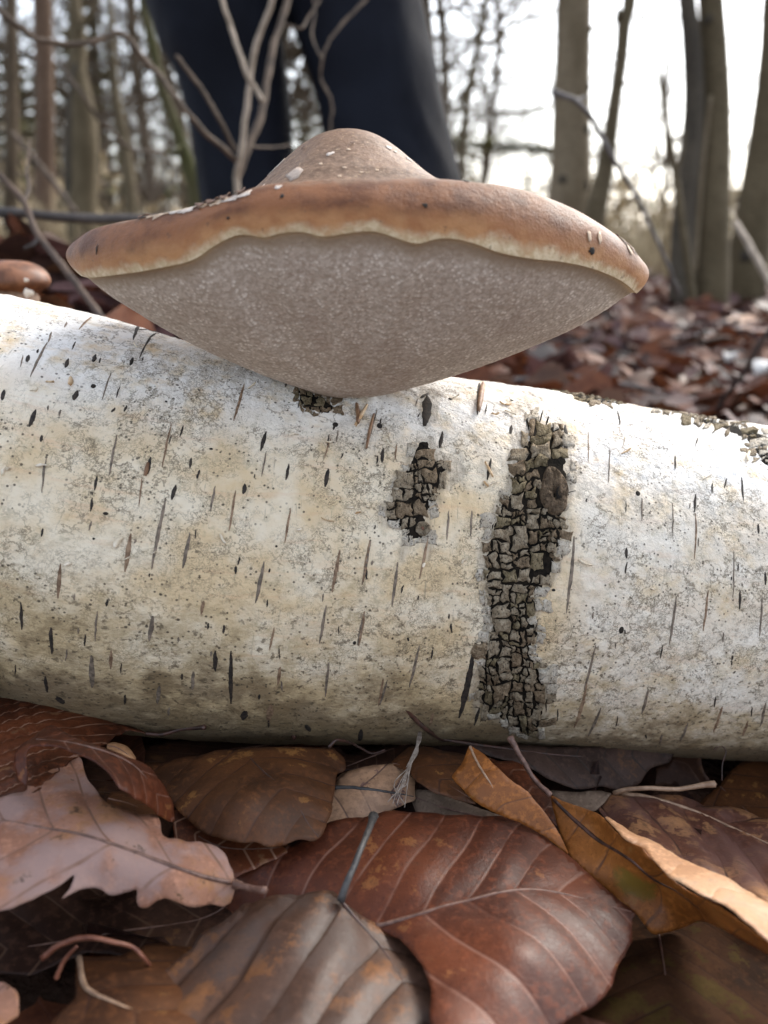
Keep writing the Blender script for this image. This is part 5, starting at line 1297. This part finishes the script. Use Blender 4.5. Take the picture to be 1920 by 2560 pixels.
twig_px('dead_twig', 'thin dark twig sloping through the left trunks', 'twig', [
    ('stem', [(150, 150, 1.1), (172, 190, 1.1), (210, 240, 1.1), (240, 290, 1.12), (280, 330, 1.15), (330, 372, 1.2), (410, 384, 1.25)], 11, 13, 'brown')])
twig_px('dead_twig', 'steep brown twig low between the left trunks', 'twig', [
    ('stem', [(30, 330, 1.3), (80, 390, 1.3), (130, 450, 1.3), (190, 530, 1.3)], 16, 18, 'brown')])
twig_px('dead_twig', 'dark grey drooping twig in front of the thick pale trunk', 'twig', [
    ('stem', [(1380, 226, 0.90), (1400, 238, 0.90), (1438, 250, 0.90), (1475, 288, 0.91), (1498, 330, 0.92), (1530, 390, 0.93), (1560, 440, 0.95), (1600, 510, 0.97), (1660, 640, 1.0), (1700, 740, 1.05)], 18, 12, 'grey'),
    ('side_shoot', [(1440, 251, 0.90), (1470, 240, 0.92)], 13, 6, 'grey'), ('side_shoot', [(1382, 227, 0.9), (1384, 250, 0.9)], 9, 6, 'grey')])
twig_px('dead_stick', 'pale stick leaning on the leaning trunk at the right edge', 'stick', [('stem', [(1838, 556, 1.5), (1870, 610, 1.45), (1925, 706, 1.4), (1990, 800, 1.35)], 20, 24, 'pale')])
twig_px('dead_twig', 'thin dark arching stem over the litter at the right edge', 'twig', [('stem', [(1960, 780, 0.62), (1915, 838, 0.64), (1885, 885, 0.66), (1855, 940, 0.70), (1800, 1010, 0.78), (1780, 1060, 0.82)], 15, 15, 'dark')])
gq = [PG(1390, 812), PG(1520, 815), PG(1640, 835), PG(1760, 850)]
r_ = empty('fallen_stick', gq[0], 'dark stick lying on the litter beneath the right end of the cap', 'stick')
tube('stem', spline([q + np.array([0, 0, 0.012]) for q in gq], 20), np.linspace(0.016, 0.011, 20), MT_TWIG['dark'], r_, 8, 0.3)

# ------------------------------------------------------------------ the person standing behind
def build_person():
    Yp = 1.30
    root = empty('person', (-0.17, Yp, float(ground_z(-0.17, Yp))), 'person in dark navy trousers standing behind the log, cropped to the legs', 'person')
    k = NT('trouser_cloth')
    v = k.coord('Object')
    n = k.noise(v, 6, 4, 0.55); w = k.noise(v, 900, 2)
    k.set(Base_Color=k.mix(k.ramp(n, 0.35, 0.65), (0.0055, 0.0065, 0.0105), (0.0105, 0.0125, 0.0195)), Roughness=0.75)
    k.b.inputs['Specular IOR Level'].default_value = 0.11
    k.bump(k.math('ADD', w, k.math('MULTIPLY', k.noise(k.coord('Object', scale=(1, 1, 0.5)), 14, 3), 14)), 0.35, 0.002)
    def leg(st, hipx, seed):
        rows = []
        full = [(PY((a + b) / 2, y, Yp), (b - a) / 2 / F * float((PY((a + b) / 2, y, Yp) - CAM) @ FWD)) for y, a, b in st]
        full = sorted([(p[2], p[0], r) for p, r in full])
        z0, x0, r0 = full[0]
        gz = float(ground_z(x0, Yp))
        full = [(gz + 0.045, x0 + 0.012, r0 * 1.04), (gz + 0.09, x0 + 0.008, r0 * 1.0)] + full
        full += [(0.62, full[-1][1] * 0.75 + hipx * 0.25, 0.112), (0.76, full[-1][1] * 0.35 + hipx * 0.65, 0.112), (0.88, hipx, 0.112), (0.97, hipx, 0.10)]
        A = spline(full, 70)
        n = 40; a = np.linspace(0, 2 * math.pi, n, endpoint=False)
        for z, x, r in A:
            rr = r * (1 + 0.06 * pnoise(np.cos(a) * 1.6 + seed, np.sin(a) * 1.6, z * 7) + 0.16 * (0.35 - np.abs(pnoise(np.cos(a) * 1.5 + seed, np.sin(a) * 1.5 + z * 5, z * 9))))
            rows.append(np.stack([x + rr * np.cos(a), Yp + rr * 0.95 * np.sin(a), np.full(n, z)], 1))
        V = np.vstack(rows + [rows[0].mean(0)[None], rows[-1].mean(0)[None]])
        f = [(i * n + j, i * n + (j + 1) % n, (i + 1) * n + (j + 1) % n, (i + 1) * n + j) for i in range(69) for j in range(n)]
        f += [(70 * n, (j + 1) % n, j) for j in range(n)] + [(70 * n + 1, 69 * n + j, 69 * n + (j + 1) % n) for j in range(n)]
        return V, f
    LL = [(-60,350,706),(0,368,702),(60,388,700),(120,410,706),(200,448,714),(270,466,724),(330,480,730),(400,492,734),(480,502,738)]
    RL = [(-60,690,1040),(0,706,1052),(60,734,1062),(130,756,1076),(190,778,1088),(240,795,1098),(320,812,1116),(400,826,1134),(480,838,1148)]
    acc = Acc()
    hx = -0.19
    acc.add(*leg(LL, hx - 0.09, 1.0)); acc.add(*leg(RL, hx + 0.09, 5.0))
    a = np.linspace(0, 2 * math.pi, 40, endpoint=False)
    rows = [np.stack([hx + rx * np.cos(a), Yp + ry * np.sin(a), np.full(40, z)], 1) for z, rx, ry in ((0.83, 0.10, 0.06), (0.87, 0.185, 0.11), (0.95, 0.195, 0.125), (1.04, 0.175, 0.11), (1.06, 0.17, 0.105))]
    V = np.vstack(rows + [rows[0].mean(0)[None], rows[-1].mean(0)[None]])
    f = [(i * 40 + j, i * 40 + (j + 1) % 40, (i + 1) * 40 + (j + 1) % 40, (i + 1) * 40 + j) for i in range(4) for j in range(40)]
    f += [(200, (j + 1) % 40, j) for j in range(40)] + [(201, 160 + j, 160 + (j + 1) % 40) for j in range(40)]
    acc.add(V, f)
    t = child(obj('trousers', acc.mesh('trousers'), k.m), root)
    rm = t.modifiers.new('one_surface', 'REMESH'); rm.mode = 'VOXEL'; rm.voxel_size = 0.009; rm.use_smooth_shade = True
    sm = t.modifiers.new('soft', 'SMOOTH'); sm.iterations = 3
    leather = simple_mat('boot_leather', (0.03, 0.022, 0.016), (0.07, 0.05, 0.035), 30, 0.5, 0.3)
    for st in (LL, RL):
        p = PY((st[-1][1] + st[-1][2]) / 2, st[-1][0], Yp); x = p[0] + 0.012
        gz = float(ground_z(x, Yp))
        rows = []
        for y, w, h in ((-0.18, 0.028, 0.035), (-0.15, 0.045, 0.06), (-0.08, 0.050, 0.075), (-0.02, 0.046, 0.11), (0.04, 0.042, 0.13), (0.08, 0.036, 0.12), (0.10, 0.022, 0.05)):
            a = np.linspace(0, 2 * math.pi, 20, endpoint=False)
            rows.append(np.stack([x + w * np.cos(a), np.full(20, Yp + y), gz + np.maximum(0.0, h * 0.45 + h * 0.55 * np.sin(a))], 1))
        V = np.vstack(rows + [rows[0].mean(0)[None], rows[-1].mean(0)[None]]); m = len(rows)
        f = [(i * 20 + j, i * 20 + (j + 1) % 20, (i + 1) * 20 + (j + 1) % 20, (i + 1) * 20 + j) for i in range(m - 1) for j in range(20)]
        f += [(m * 20, (j + 1) % 20, j) for j in range(20)] + [(m * 20 + 1, (m - 1) * 20 + j, (m - 1) * 20 + (j + 1) % 20) for j in range(20)]
        child(obj('boot', mesh_of('boot', V, f), leather), root)
    # upper body above the picture: jacket, hands and head as skinned chains
    def skin(name, verts, edges, radii, mat, rootv=0):
        me = bpy.data.meshes.new(name); me.from_pydata([tuple(v) for v in verts], edges, [])
        o = obj(name, me, mat); child(o, root)
        sk = o.modifiers.new('skin', 'SKIN'); sk.use_smooth_shade = True
        for i, r in enumerate(radii):
            d = me.skin_vertices[0].data[i]; d.radius = r if isinstance(r, tuple) else (r, r); d.use_root = i == rootv
        s = o.modifiers.new('sub', 'SUBSURF'); s.levels = 2; s.render_levels = 2
        return o
    B = lambda x, y, z: (hx + x, Yp + y, z)
    jac = simple_mat('jacket_cloth', (0.03, 0.034, 0.03), (0.05, 0.055, 0.05), 12, 0.8, 0.4, 0.004)
    skinm = simple_mat('skin', (0.45, 0.27, 0.19), (0.52, 0.33, 0.24), 30, 0.5)
    hair = simple_mat('hair', (0.04, 0.025, 0.015), (0.07, 0.045, 0.03), 200, 0.6)
    skin('jacket', [B(0,0,1.0), B(0,0,1.2), B(0,0.01,1.38), B(0,0.01,1.45), B(-.19,.01,1.39), B(-.25,-.01,1.15), B(-.26,-.06,.92), B(.19,.01,1.39), B(.25,-.01,1.15), B(.26,-.06,.92)],
         [(0,1),(1,2),(2,3),(2,4),(4,5),(5,6),(2,7),(7,8),(8,9)], [(.19,.13),(.185,.125),(.17,.11),.07,.075,.06,.048,.075,.06,.048], jac)
    skin('head', [B(0,.01,1.44), B(0,0,1.53), B(0,-.01,1.60), B(0,-.005,1.68), B(0,-.105,1.60)], [(0,1),(1,2),(2,3),(2,4)], [.055,.06,.082,.078,.014], skinm)
    skin('hair', [B(0,.03,1.60), B(0,.025,1.68), B(0,-.01,1.73)], [(0,1),(1,2)], [.082,.088,.07], hair)
    for s in (-1, 1):
        vs = [B(.26*s,-.06,.92), B(.262*s,-.075,.87), B(.262*s,-.085,.83)]; es = [(0,1),(1,2)]; rr = [.026,.034,.03]
        for q, (dy, L) in enumerate(((-.03, .06), (-.01, .075), (.01, .07), (.028, .055))):
            i = len(vs); vs += [B(.262*s, -.085+dy, .81), B(.258*s, -.09+dy, .81-L*.5), B(.25*s, -.095+dy, .81-L)]; es += [(2,i),(i,i+1),(i+1,i+2)]; rr += [.0095,.0085,.0075]
        i = len(vs); vs += [B(.25*s, -.12, .85), B(.245*s, -.135, .82)]; es += [(1,i),(i,i+1)]; rr += [.011,.009]
        skin('hand', vs, es, rr, skinm)
build_person()

# ------------------------------------------------------------------ loose leaves: countable ones behind the log and under the front ones
def generic_leaf(seed, nu=7, nv=5, L=0.072, Wd=0.044):
    rs = np.random.RandomState(seed)
    t = np.linspace(0, 1, nu); s = np.linspace(-1, 1, nv)
    T, S = np.meshgrid(t, s, indexing='ij')
    w = Wd / 2 * np.clip(np.sin(np.pi * (T * 0.94 + 0.03)), 0, 1) ** 0.75 * (1.12 - 0.35 * T)
    X = (T - 0.5) * L; Y = S * w
    curl, bend, tw = rs.uniform(-22, 26), rs.uniform(-9, 12), rs.uniform(-9, 9)
    Z = curl * Y ** 2 + bend * X ** 2 + tw * X * Y * 1.6 + 0.0018 * rs.normal(size=X.shape)
    V = np.stack([X, Y, Z], -1).reshape(-1, 3)
    idx = np.arange(nu * nv).reshape(nu, nv)
    f = np.stack([idx[:-1, :-1], idx[1:, :-1], idx[1:, 1:], idx[:-1, 1:]], -1).reshape(-1, 4)
    uv = np.stack([(T * L - 0.7 * np.abs(Y)).ravel() / 0.0085, np.abs(Y).ravel() / 0.02], 1)
    return V, f, uv
LIT = [leaf_mat('litter_' + n_, d_, m_, p_, 0.3, v_, r_x, s_x, 13.0 + i_) for i_, (n_, d_, m_, p_, v_, r_x, s_x) in enumerate((
    ('russet', (0.055, 0.018, 0.010), (0.135, 0.046, 0.022), (0.22, 0.09, 0.045), (0.14, 0.06, 0.04), 0.55, 0.22),
    ('chestnut', (0.075, 0.024, 0.012), (0.17, 0.058, 0.025), (0.28, 0.12, 0.055), (0.16, 0.08, 0.05), 0.55, 0.22),
    ('violet', (0.075, 0.036, 0.034), (0.135, 0.068, 0.062), (0.21, 0.115, 0.10), (0.10, 0.05, 0.04), 0.55, 0.28),
    ('dark', (0.022, 0.010, 0.008), (0.055, 0.024, 0.016), (0.10, 0.045, 0.028), (0.06, 0.03, 0.02), 0.52, 0.3),
    ('brown', (0.060, 0.026, 0.014), (0.12, 0.055, 0.028), (0.22, 0.11, 0.05), (0.05, 0.025, 0.015), 0.5, 0.35),
    ('orange', (0.16, 0.050, 0.014), (0.26, 0.092, 0.026), (0.32, 0.14, 0.05), (0.12, 0.05, 0.02), 0.5, 0.35),
    ('tan', (0.22, 0.115, 0.068), (0.30, 0.165, 0.10), (0.36, 0.21, 0.13), (0.2, 0.11, 0.07), 0.5, 0.4),
    ('soot', (0.03, 0.022, 0.02), (0.06, 0.046, 0.042), (0.12, 0.08, 0.06), (0.04, 0.03, 0.03), 0.5, 0.4)))]
LITW = np.array([0.25, 0.22, 0.22, 0.15, 0.10, 0.035, 0.012, 0.013]); LITW /= LITW.sum()
protos = {}
for mi in range(len(LIT)):
    for sd in range(4):
        V, f, uv = generic_leaf(mi * 10 + sd)
        me = mesh_of('fallen_leaf', V, f, uv); me.materials.append(LIT[mi])
        protos[(mi, sd)] = me
rs = np.random.RandomState(21)
def place_leaf(p, label, group, tilt=0.35, mi=None, sc=None, name='fallen_leaf'):
    mi = rs.choice(len(LIT), p=LITW) if mi is None else mi
    o = bpy.data.objects.new(name, protos[(mi, rs.randint(4))])
    COL.objects.link(o)
    o.location = [float(q) for q in p]
    o.rotation_euler = (rs.normal(scale=tilt), rs.normal(scale=tilt), rs.uniform(0, 6.28))
    s = rs.uniform(0.5, 1.35) if sc is None else sc
    o.scale = (s, s * rs.uniform(0.85, 1.1), s)
    return tag(o, label, 'leaf', group)
GB = ('blurred brown leaf among those covering the ground behind the log', 'fallen leaves on the ground behind the log')
for i in range(165):
    px, py = rs.uniform(1060, 1960), 690 + 370 * rs.uniform(0, 1) ** 1.25
    p = PG(px, py)
    if math.hypot(p[0] + 0.0, p[1]) > 3.2: continue
    place_leaf(p + np.array([0, 0, rs.uniform(0.004, 0.03)]), *GB)
for i in range(34):
    px, py = rs.uniform(60, 520), rs.uniform(690, 860)
    p = PG(px, py, 0.012)
    place_leaf(p, 'blurred leaf in the orange-brown heap behind the left end of the log', 'leaves heaped behind the left end of the log', 0.7, rs.choice([1, 5, 5, 5, 6, 0]))
GF = ('dark fallen leaf half hidden beneath the large front leaves', 'fallen leaves underneath the front leaves')
for i in range(46):
    px, py = rs.uniform(-60, 1980), rs.uniform(1880, 2600)
    p = PG(px, py)
    place_leaf(p + np.array([0, 0, rs.uniform(-0.002, 0.002)]), *GF, tilt=0.06, mi=rs.choice([0, 3, 3, 4]), sc=0.8)
def leaf_mass(name, n, sampler, mats, weights, L=0.07, Wd=0.045, tilt=0.4):
    rs = np.random.RandomState(33)
    t = np.linspace(0, 1, 4); s = np.array([-1, 0, 1.0])
    T, S = np.meshgrid(t, s, indexing='ij')
    w = Wd / 2 * np.clip(np.sin(np.pi * (T * 0.9 + 0.05)), 0, 1) ** 0.7
    base = np.stack([(T - .5) * L, S * w, 6 * (S * w) ** 2 + 4 * ((T - .5) * L) ** 2], -1).reshape(-1, 3)
    P = sampler(n, rs); n = len(P)
    a = rs.uniform(0, 6.28, n); tx = rs.normal(scale=tilt, size=n); ty = rs.normal(scale=tilt, size=n); sc = rs.uniform(0.45, 1.35, n)
    V = np.repeat(base[None], n, 0) * sc[:, None, None]
    cx, sx, cy, sy, ca, sa = np.cos(tx), np.sin(tx), np.cos(ty), np.sin(ty), np.cos(a), np.sin(a)
    V[..., 2] *= rs.choice([-1, 1, 1], n)[:, None]
    y, z = V[..., 1] * cx[:, None] - V[..., 2] * sx[:, None], V[..., 1] * sx[:, None] + V[..., 2] * cx[:, None]
    x, z = V[..., 0] * cy[:, None] + z * sy[:, None], -V[..., 0] * sy[:, None] + z * cy[:, None]
    V = np.stack([x * ca[:, None] - y * sa[:, None], x * sa[:, None] + y * ca[:, None], z], -1) + P[:, None]
    idx = np.arange(12).reshape(4, 3)
    f = np.stack([idx[:-1, :-1], idx[1:, :-1], idx[1:, 1:], idx[:-1, 1:]], -1).reshape(-1, 4)
    Fc = (f[None] + 12 * np.arange(n)[:, None, None]).reshape(-1, 4)
    me = mesh_of(name, V.reshape(-1, 3), Fc, np.tile(np.stack([(T * 8 - np.abs(S) * 2).ravel(), np.abs(S).ravel()], 1), (n, 1)))
    for m in mats: me.materials.append(m)
    mi = np.repeat(rs.choice(len(mats), n, p=weights), 6).astype(np.int32)
    me.polygons.foreach_set('material_index', mi)
    o = obj(name, me); tag(o, kind='stuff'); return o
def litter_sampler(n, rs):
    r = 0.12 + 14 * rs.uniform(0, 1, n) ** 2.1; a = rs.uniform(-0.2, math.pi + 0.2, n)
    far = rs.uniform(size=n) < 0.8
    a = np.where(far, math.pi / 2 + rs.uniform(-1.0, 1.0, n), rs.uniform(0, 6.28, n))
    x, y = r * np.cos(a), r * np.sin(a) + 0.05
    keep = ~((np.abs(x) < 0.16) & (y < 0.30) & (y > 0.02))
    d = np.abs(y - np.interp(x, LOG_AX[:, 0], LOG_AX[:, 1]))
    keep &= (d > 0.05)
    x, y = x[keep], y[keep]
    P = np.stack([x, y, ground_z(x, y) + rs.uniform(0.0, 0.022, len(x))], 1)
    # the floor just outside the picture, on the near side of the log
    x, y = rs.uniform(-0.75, 0.75, 2600), rs.uniform(-0.45, 0.30, 2600)
    Q = np.stack([x, y, ground_z(x, y) + rs.uniform(-0.004, 0.010, len(x))], 1)
    pq = project(Q); seen = (pq[:, 2] > 0.02) & (pq[:, 0] > -150) & (pq[:, 0] < 2070) & (pq[:, 1] < 2760)
    Q = Q[~seen & (np.interp(x, LOG_AX[:, 0], LOG_AX[:, 1]) - y > 0.06) & ((x ** 2 + (y) ** 2) > 0.004)]
    return np.vstack([P, Q])
leaf_mass('leaf_litter', 36000, litter_sampler, LIT, LITW)
for i in range(16):
    px, py = rs.uniform(1180, 1940), 700 + 330 * rs.uniform() ** 1.2
    p = PG(px, py); a = rs.uniform(0, 3.14); L = rs.uniform(0.05, 0.16)
    d = np.array([math.cos(a), math.sin(a), 0]) * L
    P = spline([p - d + [0, 0, 0.016], p + rs.normal(scale=0.012, size=3) * [1, 1, 0.3] + [0, 0, 0.028], p + d + [0, 0, 0.02]], 9)
    V, ff = tube_arrays(P, np.linspace(0.0035, 0.0018, 9), 6)
    tag(obj('litter_twig', mesh_of('litter_twig', V, ff), MT_TWIG[['umber', 'grey', 'dark'][i % 3]]), 'short dead twig lying on the blurred leaf litter behind the log', 'twig', 'twigs on the litter behind the log')
# pale chips of birch bark and a stump-like brown lump on the floor behind
chipm = simple_mat('birch_chip', (0.62, 0.60, 0.55), (0.74, 0.72, 0.68), 80, 0.7, 0.3)
for i, (px, py, s, lab) in enumerate(((1755,880,.014,'small white bark chip in the litter behind the log, middle of three'),(1820,935,.011,'smallest white bark chip in the litter near the dark arching stem'),(1905,965,.018,'large white bark chip in the litter close to the right edge'))):
    p = PG(px, py); a = np.linspace(0, 6.283, 10, endpoint=False); r = s * (1 + 0.35 * pnoise(np.cos(a) * 1.5 + i, np.sin(a) * 1.5, i))
    top = p + np.stack([r * np.cos(a), r * 0.7 * np.sin(a), 0.03 + 0.4 * s * np.cos(a * 2 + i)], 1); bot = top - [0, 0, 0.006]
    V = np.vstack([top, bot]); f = [tuple(range(10)), tuple(range(19, 9, -1))] + [(j, 10 + j, 10 + (j + 1) % 10, (j + 1) % 10) for j in range(10)]
    o = obj('bark_chip', mesh_of('bark_chip', V, f, smooth=False), chipm); tag(o, lab, 'bark')

# ------------------------------------------------------------------ the wood beyond
def add_copies(root, spots, label, group):
    kids = list(root.children)
    for i, (x, y, rz, s) in enumerate(spots):
        if i == 0: r = root
        else:
            r = root.copy(); COL.objects.link(r)
            for c in kids:
                d = c.copy(); COL.objects.link(d); d.parent = r
        r.location = (x, y, float(ground_z(x, y)) - 0.03); r.rotation_euler = (0, 0, rz); r.scale = (s, s, s)
        r['label'] = label; r['group'] = group
def local_tree(name, label, group, seed, H, r, mat, levels=3, low=0.25, nb=16, blen=0.28, kids=(3, 6)):
    rs = np.random.RandomState(seed)
    root = bpy.data.objects.new(name, None); COL.objects.link(root); tag(root, label, 'tree', group)
    pts = [np.zeros(3)]
    for i in range(8): pts.append(pts[-1] + np.array([rs.normal(scale=0.012 * H), rs.normal(scale=0.012 * H), H / 8]))
    P = spline(pts, 24); R = np.linspace(r, r * 0.25, 24); R[0] *= 1.3
    V, f = tube_arrays(P, R, 10, True, 0.12, seed)
    o = obj('trunk', mesh_of('trunk', V, f), mat); o.parent = root
    acc = Acc()
    for i in range(nb):
        j = rs.randint(int(24 * low), 24); a = rs.uniform(0, 6.28)
        branch_arrays(acc, P[j], [math.cos(a), math.sin(a), rs.uniform(-0.1, 0.7)], H * blen * rs.uniform(0.5, 1.1) * (1.1 - j / 30), R[j] * 0.42, 0, rs, levels, 5, 0.75, 0.05, kids)
    c = obj('crown', acc.mesh('crown'), mat); c.parent = root
    return root
rs = np.random.RandomState(77)
def spots(n, y0, y1, pxr, smin=0.8, smax=1.25, forbid=None):
    out = []
    while len(out) < n:
        y = math.exp(rs.uniform(math.log(y0), math.log(y1))); px = rs.uniform(*pxr)
        if forbid and forbid(px, y): continue
        out.append(((px - 960) / F * y * 1.02, y, rs.uniform(0, 6.28), rs.uniform(smin, smax)))
    return out
GT = ('bare tree blurred among the many trunks of the wood behind', 'bare trees of the wood behind')
for sd in range(5):
    t = local_tree('bare_tree', *GT, 100 + sd, rs.uniform(8, 13), rs.uniform(0.05, 0.11), MT['far'], 3, 0.04, 26)
    add_copies(t, spots(4, 9, 38, (-350, 600)) + spots(2, 12, 30, (600, 1200)) + spots(1, 20, 40, (1120, 2200)), *GT)
GS = ('bare twiggy shrub blurred in the undergrowth behind', 'bare shrubs of the undergrowth behind')
for sd in range(3):
    rr = np.random.RandomState(300 + sd)
    root = bpy.data.objects.new('bare_shrub', None); COL.objects.link(root); tag(root, GS[0], 'shrub', GS[1])
    acc = Acc()
    for i in range(9):
        a = rr.uniform(0, 6.28)
        branch_arrays(acc, [0.05 * math.cos(a), 0.05 * math.sin(a), 0], [math.cos(a) * .45, math.sin(a) * .45, 1], rr.uniform(1.2, 2.4), 0.014, 0, rr, 3, 5, 0.6, 0.06)
    c = obj('stem', acc.mesh('stem'), MT_TWIG['brown']); c.parent = root
    add_copies(root, spots(4, 7, 22, (-250, 560), 0.4, 0.85) + spots(4, 7, 20, (1130, 2100), 0.25, 0.5) + spots(2, 9, 20, (560, 1130), 0.5, 0.9), *GS)
# young spruces
needle = NT('spruce_needle')
nv_ = needle.coord('Object')
needle.set(Base_Color=needle.mix(needle.ramp(needle.noise(nv_, 3, 3), 0.35, 0.65), (0.09, 0.10, 0.025), (0.24, 0.215, 0.07)), Roughness=0.7)
GP = ('young spruce blurred in the distance beyond the trunks', 'young spruces in the distance')
for sd in range(3):
    rr = np.random.RandomState(500 + sd); H = 3.2
    root = bpy.data.objects.new('spruce_tree', None); COL.objects.link(root); tag(root, GP[0], 'tree', GP[1])
    V, f = tube_arrays(np.stack([np.zeros(8), np.zeros(8), np.linspace(0, H, 8)], 1), np.linspace(0.05, 0.008, 8), 7)
    o = obj('trunk', mesh_of('trunk', V, f), MT['far']); o.parent = root
    vs, fs = [], []
    for w in range(15):
        z = 0.25 + (H - 0.35) * w / 15; R = (H - z) * 0.36 + 0.05
        for b in range(8):
            a = b * 0.785 + w * 0.5 + rr.uniform(-.25, .25); L = R * rr.uniform(0.7, 1.15)
            for q in range(26):
                t = rr.uniform(0.12, 1); c = np.array([math.cos(a) * L * t, math.sin(a) * L * t, z - 0.16 * L * t + 0.10 * L * t * t])
                d = rr.normal(size=3); d /= np.linalg.norm(d); e = np.cross(d, [0.3, 0.2, 1]); e /= np.linalg.norm(e)
                s = 0.035 + 0.05 * (1 - t) ; i0 = len(vs)
                vs += [c - d * s - e * 0.010, c + d * s - e * 0.006, c + d * s + e * 0.006, c - d * s + e * 0.010]; fs.append((i0, i0 + 1, i0 + 2, i0 + 3))
    o = obj('crown', mesh_of('crown', vs, np.array(fs), smooth=False), needle.m); o.parent = root
    add_copies(root, spots(4, 14, 26, (1120, 2050), 0.5, 0.85) + spots(3, 13, 26, (130, 560), 0.7, 1.5) + spots(2, 12, 24, (560, 1000), 0.7, 1.2) + spots(1, 12, 22, (-200, 200), 0.8, 1.4), *GP)
# a green spruce bough crossing behind the cap
bo = twig_px('spruce_bough', 'drooping green spruce bough between the trousers and the thick pale trunk', 'branch', [('stem', [(1090, 350, 3.6), (1150, 360, 3.6), (1240, 366, 3.6), (1330, 372, 3.6), (1400, 382, 3.6)], 8, 4, 'brown')])
rr = np.random.RandomState(8); vs, fs = [], []
Pb = spline([PZ(*q) for q in ((1090, 350, 3.6), (1150, 360, 3.6), (1240, 366, 3.6), (1330, 372, 3.6), (1400, 382, 3.6))], 200)
for c in Pb[np.repeat(np.arange(0, 200), 7)]:
    d = rr.normal(size=3) * [1, 1, .35]; d /= np.linalg.norm(d); c = c + d * rr.uniform(0, 0.05); e = np.cross(d, [0.1, .3, 1]); e /= np.linalg.norm(e); i0 = len(vs)
    vs += [c - e * .003, c + d * .03 - e * .002, c + d * .03 + e * .002, c + e * .003]; fs.append((i0, i0 + 1, i0 + 2, i0 + 3))
child(obj('needles', mesh_of('needles', vs, np.array(fs), smooth=False), needle.m), bo)

# low dry undergrowth and the far edge of the wood: masses
def blades(name, n, sampler, h0, h1, w, mat, lean=0.35):
    rs = np.random.RandomState(91)
    x, y, hs = sampler(n, rs); n = len(x)
    z = ground_z(x, y) - 0.01
    h = rs.uniform(h0, h1, n) * hs; a = rs.uniform(0, 6.28, n)
    dx, dy = np.cos(a) * w, np.sin(a) * w
    lx, ly = rs.normal(scale=lean, size=n) * h, rs.normal(scale=lean, size=n) * h
    b = np.stack([x, y, z], 1); m = b + np.stack([lx * .35, ly * .35, h * .6], 1); t = b + np.stack([lx, ly, h], 1); s = np.stack([dx, dy, 0 * dx], 1) * hs[:, None]
    V = np.stack([b - s, b + s, m + s * .8, m - s * .8, t + s * .2, t - s * .2], 1).reshape(-1, 3)
    f = np.array([[0, 1, 2, 3], [3, 2, 4, 5]]); Fc = (f[None] + 6 * np.arange(n)[:, None, None]).reshape(-1, 4)
    o = obj(name, mesh_of(name, V, Fc), mat); tag(o, kind='stuff'); return o
dry = simple_mat('dry_grass', (0.24, 0.18, 0.10), (0.44, 0.355, 0.215), 2.0, 0.8)
def fan(y0, y1, pxa, pxb):
    def f(n, rs):
        y = np.exp(rs.uniform(math.log(y0), math.log(y1), n)); px = rs.uniform(pxa, pxb, n)
        return (px - 960) / F * y * 1.02, y, 0.5 + 0.5 * np.clip(pnoise(px / 130.0, y * 0.4, 0) * 2 + 0.7, 0.1, 1.6)
    return f
blades('undergrowth', 26000, fan(4.2, 24, -1500, 3500), 0.08, 0.50, 0.006, dry, 0.3)
dl = simple_mat('dry_leaf_far', (0.34, 0.245, 0.125), (0.52, 0.41, 0.24), 1.5, 0.7)
def brush_sampler(n, rs):
    y = np.exp(rs.uniform(math.log(7), math.log(30), n)); px = rs.uniform(-1300, 3300, n)
    x = (px - 960) / F * y * 1.02
    top = np.where(px < 600, 0.115, 0.075) * (0.5 + 0.9 * np.clip(0.5 + fbm(px / 240.0, y * 0.3, 5.0, 2), 0, 1))
    z = ground_z(x, y) + y * top * rs.uniform(0, 1, n) ** 1.3
    return np.stack([x, y, z], 1)
leaf_mass('brushwood_leaves', 24000, brush_sampler, [dl, MT_TWIG['brown'], needle.m], [0.62, 0.22, 0.16], 0.10, 0.05, 1.2)
far = simple_mat('far_wood', (0.10, 0.082, 0.06), (0.19, 0.16, 0.12), 0.4, 0.9)
def far_sampler(n, rs):
    y = rs.uniform(38, 75, n); px = rs.uniform(-700, 2700, n)
    left = px < 640
    keep = rs.uniform(size=n) < np.where(left, 0.12, 0.14)
    px, y, left = px[keep], y[keep], left[keep]
    return (px - 960) / F * y * 1.02, y, np.where(left, rs.uniform(0.5, 1.6, len(px)), rs.uniform(0.2, 0.6, len(px)))
blades('far_woods', 3600, far_sampler, 3.0, 9.0, 0.10, far, 0.06)
